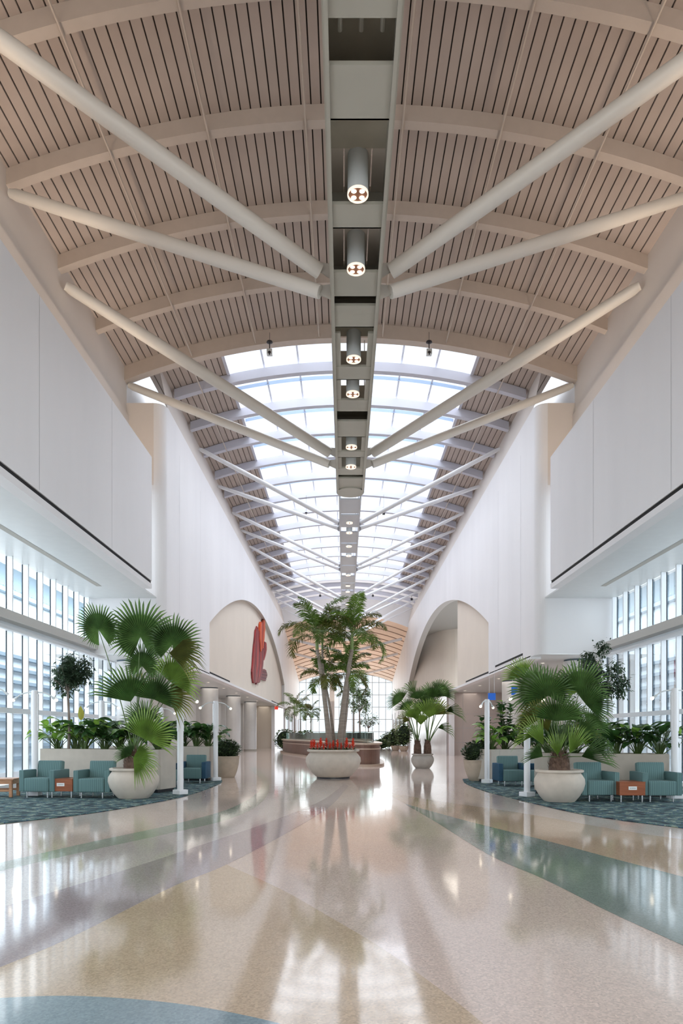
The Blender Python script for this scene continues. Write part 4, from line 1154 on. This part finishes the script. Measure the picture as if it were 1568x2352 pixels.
# ------------------------------------------------------------------ curved information desk
fpz = [(-5.2, 58), (-4.6, 53.5), (-3.85, 50), (-2.7, 46), (-1.5, 40), (-.6, 35), (.3, 32.2), (1.05, 31.4), (1.58, 32.2), (1.80, 34.4), (1.85, 38), (1.6, 43), (.8, 50), (-1, 56), (-3, 59.5), (-4.7, 60), (-5.2, 58)]
dk = thing('information_desk', 'large curved brown counter island with a green glass screen behind the centre pot', 'desk', (-1.5, 45, 0))
crv = catmull([(x, y, 0) for x, y in fpz], 5)[:-1]
cen = Vector((-1.4, 45, 0))
def ring_wall(bm, offs0, offs1, z0, z1, mi=0):
    n = len(crv)
    def o(i, off):
        a, b = crv[i-1], crv[(i+1) % n]; tn = (b-a).normalized(); nr = Vector((tn.y, -tn.x, 0))
        if nr.dot(crv[i]-cen) < 0: nr = -nr
        return crv[i]+nr*off-Vector((-1.5, 45, 0))
    for i in range(n):
        j = (i+1) % n
        A, B, Cc, Dd = o(i, offs0), o(j, offs0), o(i, offs1), o(j, offs1)
        u = lambda v, z: (v.x, v.y, z)
        face(bm, [u(A, z0), u(B, z0), u(B, z1), u(A, z1)], mi); face(bm, [u(Cc, z0), u(Dd, z0), u(Dd, z1), u(Cc, z1)], mi)
        face(bm, [u(A, z1), u(B, z1), u(Dd, z1), u(Cc, z1)], mi); face(bm, [u(A, z0), u(B, z0), u(Dd, z0), u(Cc, z0)], mi)
bm = mk(); ring_wall(bm, 0, -.15, .0, 1.0); link('counter_front', bm, M_desk, dk)
bm = mk(); ring_wall(bm, .12, -.45, 1.0, 1.08); link('counter_top', bm, M_desktop, dk)
bm = mk(); ring_wall(bm, .05, -.05, .78, .84); link('ledge', bm, M_desktop, dk)
bm = mk(); ring_wall(bm, .22, 0, .0, .10); link('kick_step', bm, M_desktop, dk)
bm = mk(); ring_wall(bm, -.30, -.32, 1.08, 1.60); link('glass_screen', bm, M_deskglass, dk)

# distant greenery
def small_palm(px, py_base, py_crown, Y, label, seed, L, z0=0):
    b = P(px, py_base, Y); b.z = z0; c = P(px, py_crown, Y)
    feather_palm(b, c, b.lerp(c, .5), L, 9, label, seed, .06, wl=.5, low=-.1)
small_palm(690, 1700, 1645, 66, 'distant feather palm against the left gallery windows', 41, 1.9)
small_palm(714, 1700, 1648, 70, 'farther small feather palm right of the distant left one', 42, 1.5)
small_palm(676, 1700, 1636, 62, 'distant feather palm nearest the left wall end', 44, 2.0)
M_far = mat('distant_leaf', (.13, .21, .08), .5, var=.5, vscale=3)
ficus('leafy_tree', (P(826, 1700, 62).x, 62, 0), 5.0, 1.3, .06, 'leafy green tree rising behind the right half of the desk', 61, 1600, 1.2, M_far, .26)
ficus('leafy_tree', (P(846, 1700, 66).x, 66, 0), 3.3, 1.1, .05, 'lower drooping tree right of the leafy tree behind the desk', 62, 500, .8, M_far, .24)
feather_palm(Vector((P(812, 1700, 64).x, 64, 0)), P(812, 1612, 64), P(812, 1650, 64), 1.9, 9, 'distant feather palm crown above the leafy tree', 46, .07, low=0)
def low_bush(px, Y, r, h, label, seed, z=0):
    p = P(px, 1700, Y); return bush((p.x, Y, z), r, h, label, seed, 420, M_far, .26)
low_bush(655, 63, .95, 1.9, 'distant shrub left of the glass screen end', 71)
low_bush(682, 64, .9, 1.7, 'distant shrub behind the left part of the glass screen', 72)
low_bush(707, 66, .7, 1.8, 'distant small shrub behind the glass screen', 73)
low_bush(875, 70, .8, .9, 'small dark shrub on the far floor right of the desk', 74)
low_bush(893, 74, .9, 1.6, 'dark shrub on the far floor near the glass wall', 75)
low_bush(908, 62, .55, 1.5, 'yellowish green shrub against the far right wall', 76, .4)
low_bush(927, 60, .65, 2.0, 'taller yellowish shrub behind the fan palm against the far right wall', 77, .4)
for i, (px, Y) in enumerate(((908, 62), (927, 60))):
    pot((P(px, 1700, Y).x, Y, 0), .42, .45, ['small brown pot under the yellowish shrub', 'small brown pot under the taller yellowish shrub'][i], M_pot2, simple)

# ------------------------------------------------------------------ red relief sculpture on the left arch wall
def relief(pts, xface, thick, m, name, parent, off):
    bm = mk(); vs = []
    for (cx, cy) in pts:
        px = 540+cx/11.76; py = 1400+cy/11.76
        xx = xface; Y = xx*F/(px-790); z = EYE+(1686-py)/F*Y
        vs.append(Vector((xx, Y, z))-off)
    f = face(bm, vs)
    r = bmesh.ops.extrude_face_region(bm, geom=[f])
    for v in [g for g in r['geom'] if isinstance(g, bmesh.types.BMVert)]: v.co.x -= thick
    bmesh.ops.recalc_face_normals(bm, faces=bm.faces)
    return link(name, bm, m, parent)
xr = X(-7.1); off = Vector((xr+.02, 56, 5.6))
sc_ = thing('wall_sculpture', 'tall red and orange carved wall sculpture hung on the beige left arch wall', 'sculpture', off)
def slats(left, right, n, x0, th, mats, name, seed):
    """vertical carved slats filling the outline between two edge polylines (crop coordinates, top to bottom)"""
    rnd = random.Random(seed)
    def at(line, v):
        t = v*(len(line)-1); k = min(int(t), len(line)-2); a, b = line[k], line[k+1]; f = t-k
        return (a[0]+(b[0]-a[0])*f, a[1]+(b[1]-a[1])*f)
    for q in range(n):
        u0, u1 = q/n, (q+1)/n
        v0, v1 = rnd.uniform(0, .10), rnd.uniform(.93, 1.0)
        def edge(u):
            out = []
            for k in range(9):
                v = v0+(v1-v0)*k/8; a = at(left, v); b = at(right, v)
                out.append((a[0]+(b[0]-a[0])*u+rnd.uniform(-4, 4), a[1]+(b[1]-a[1])*u))
            return out
        E0, E1 = edge(u0), edge(u1)
        tip = ((E0[0][0]+E1[0][0])/2, min(E0[0][1], E1[0][1])-rnd.uniform(10, 50))
        relief([tip]+E1+E0[::-1], x0+rnd.uniform(0, .05), th, mats[q % len(mats)], name, sc_, off)
slats([(600, 470), (560, 560), (540, 800), (510, 1100), (490, 1400), (465, 1650), (480, 1850), (500, 2030)], [(625, 490), (660, 640), (700, 900), (760, 1100), (775, 1400), (750, 1620), (700, 1850), (650, 2020)], 6, xr+.13, .11, [M_redart, M_redart2], 'body_slat', 3)
slats([(690, 350), (670, 600), (680, 900), (690, 1150)], [(805, 280), (815, 500), (790, 800), (760, 1100)], 3, xr+.19, .17, [M_orangeart, M_orangeart2], 'upper_feather', 5)
slats([(790, 920), (775, 1050), (760, 1200), (750, 1400)], [(850, 880), (858, 1050), (835, 1200), (780, 1400)], 2, xr+.11, .09, [M_redart2, M_redart], 'side_feather', 7)
for i in range(7):
    y0 = 1600+i*42
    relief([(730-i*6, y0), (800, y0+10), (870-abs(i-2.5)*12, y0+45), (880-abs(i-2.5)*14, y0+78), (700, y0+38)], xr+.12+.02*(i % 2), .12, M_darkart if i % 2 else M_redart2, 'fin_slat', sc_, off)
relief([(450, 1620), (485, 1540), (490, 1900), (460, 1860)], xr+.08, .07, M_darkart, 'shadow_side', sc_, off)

# ------------------------------------------------------------------ signs, cameras, small lights
t = thing('hanging_sign', 'plain blue square sign hanging left under the right soffit', 'sign', P(1129, 1600, 27.5))
bm = mk(); box(bm, -.15, .15, -.02, .02, -.14, .14); link('panel', bm, M_bluesign, t)
bm = mk()
for x in (-.1, .1): tube(bm, [(x, 0, .14), (x, 0, 4.42-P(1129, 1600, 27.5).z)], .006, 5)
link('hanger', bm, M_white, t)
t = thing('hanging_sign', 'plain blue sign hanging nearer the window under the right soffit', 'sign', P(1181, 1587, 29))
bm = mk(); box(bm, -.13, .13, -.02, .02, -.17, .17); link('panel', bm, M_bluesign, t)
bm = mk(); pz = 4.42-P(1181, 1587, 29).z
for x in (-.08, .08): tube(bm, [(x, 0, .17), (x, 0, pz)], .006, 5)
link('hanger', bm, M_white, t)
pe = P(634.5, 1626, 62); t = thing('exit_sign', 'small glowing red sign under the left soffit', 'sign', pe)
bm = mk(); box(bm, -.16, .16, -.03, .03, -.15, .15, bev=.02); link('panel', bm, M_exit, t)
bm = mk(); tube(bm, [(0, 0, .15), (0, 0, 4.42-pe.z)], .012, 6); link('hanger', bm, M_white, t)

cams = [(619, 803, 24.3, 'black security camera hanging left of the spine in front of the skylight', 1), (985, 803, 24.3, 'black security camera hanging right of the spine in front of the skylight', 1),
        (703, 1186, 41, 'small dark camera hanging under the skylight, left', .8), (881, 1176, 41, 'small dark camera hanging under the skylight, right', .8),
        (735, 1366, 66, 'tiny dark camera hanging left near the end of the hall roof', 1), (856, 1366, 66, 'tiny dark camera hanging right near the end of the hall roof', 1), (945, 1374, 66, 'tiny dark camera hanging near the far right roof edge', 1)]
for (px, py, Y, lab, sc) in cams:
    p = P(px, py, Y); t = thing('security_camera', lab, 'camera', p, 0, 'hanging security cameras')
    top = vz(p.x-HC)-p.z
    bm = mk(); tube(bm, [(0, 0, .1), (0, 0, top)], .008, 5); link('hanging_wire', bm, M_cam, t)
    bm = mk(); lathe(bm, [(0, .30*sc), (.10*sc, .29*sc), (.11*sc, .25*sc), (.05*sc, .22*sc), (0, .22*sc)], 20); tube(bm, [(0, 0, .25*sc), (0, 0, -.02)], .018, 8); link('mount', bm, M_cam, t, True)
    bm = mk(); box(bm, -.10*sc, .10*sc, -.09*sc, .09*sc, -.20*sc, 0, bev=.02*sc); link('housing', bm, M_lamp if sc == 1 and Y < 30 else M_cam, t)
    bm = mk(); bmesh.ops.create_icosphere(bm, subdivisions=2, radius=.07*sc, matrix=Matrix.Translation((0, -.05*sc, -.14*sc))); link('dome', bm, M_cam, t, True)

rl = None; k = 0
for s in (-1, 1):
    for y in (29, 33.6, 38.5, 43.5, 48.5, 54, 60) if s < 0 else (28, 32, 36, 41, 46):
        lab = 'small round recessed light in the %s low soffit, %s from the near end' % ('left' if s < 0 else 'right', ord_[k if s < 0 else k-7])
        if rl is None:
            rl = thing('recessed_light', lab, 'ceiling light', (X(s*7.9), y, 4.40), 0, 'recessed lights in the low soffits')
            bm = mk(); lathe(bm, [(.075, 0), (.11, 0), (.11, .015), (.075, .015), (.075, 0)], 20); link('ring', bm, M_white, rl)
            bm = mk(); lathe(bm, [(0, .008), (.075, .008)], 20); link('lens', bm, M_lens, rl)
        else: dup(rl, (X(s*7.9), y, 4.40), 0, lab)
        k += 1

# ------------------------------------------------------------------ lights
w = bpy.data.worlds.new('world'); S.world = w; w.use_nodes = True
nt = w.node_tree; bg = nt.nodes['Background']
tc = nt.nodes.new('ShaderNodeTexCoord'); sp = nt.nodes.new('ShaderNodeSeparateXYZ'); rp = nt.nodes.new('ShaderNodeValToRGB')
nt.links.new(tc.outputs['Generated'], sp.inputs[0]); nt.links.new(sp.outputs['Z'], rp.inputs['Fac'])
rp.color_ramp.elements[0].position = 0; rp.color_ramp.elements[0].color = (.93, .96, 1, 1)
rp.color_ramp.elements[1].position = .6; rp.color_ramp.elements[1].color = (.86, .92, 1, 1)
nt.links.new(rp.outputs['Color'], bg.inputs['Color']); bg.inputs['Strength'].default_value = 1.35

def area(name, loc, rot, sx, sy, power, col=(1, 1, 1), spread=PI):
    l = bpy.data.lights.new(name, 'AREA'); l.shape = 'RECTANGLE'; l.size = sx; l.size_y = sy; l.energy = power; l.color = col; l.spread = spread
    o = bpy.data.objects.new(name, l); COL.objects.link(o); o.location = loc; o.rotation_euler = rot
    return o
# daylight over the glass roof
area('skylight_daylight', (HC, (YE+YS)/2, 18.4), (0, 0, 0), 11, YS-YE, 5200, (.90, .94, 1))
# daylight through tall side windows and the far glass end
for s in (-1, 1):
    area('window_daylight', (X(s*12.5), 8, 5.0), (0, s*PI/2, 0), 8, 40, 2000, (.95, .97, 1))
    area('facade_fill', (X(s*11.5), 30, 11.0), (0, -s*math.radians(62), 0), 5, 60, 7000, (.92, .96, 1))  # fill lamp added to brighten the facades outside
area('far_daylight', (HC, YF+6, 6), (-PI/2, 0, 0), 16, 12, 1500, (1, .99, .97))
area('back_fill', (HC, YB-3, 6.5), (PI/2, 0, 0), 20, 12, 2700, (1, .94, .88))  # fill lamp added behind the unseen back glass for frontal light
# warm cove uplights hidden behind the parapets
for s in (-1, 1):
    area('cove_uplight', (X(s*7.55), 13, 10.42), (0, PI, 0), .5, 21, 240, (1, .80, .62))
    area('aisle_downlight', (X(s*8.6), 50, 4.36), (0, 0, 0), 1.0, 44, 160, (1, .93, .84))
area('niche_light', (X(9.2), 54, 11.2), (0, 0, 0), 1.5, 14, 140, (1, .9, .78))
area('far_vault_light', (HC, 88, 6), (PI, 0, 0), 8, 18, 350, (1, .86, .72))
area('roof_end_fill', (HC, 69, 11.5), (PI, 0, 0), 8, 7, 450, (.95, .96, 1))  # upward fill lamp added to brighten the plain roof end, no fixture there

S.view_settings.view_transform = 'Standard'
S.view_settings.look = 'None'
S.view_settings.exposure = -0.05
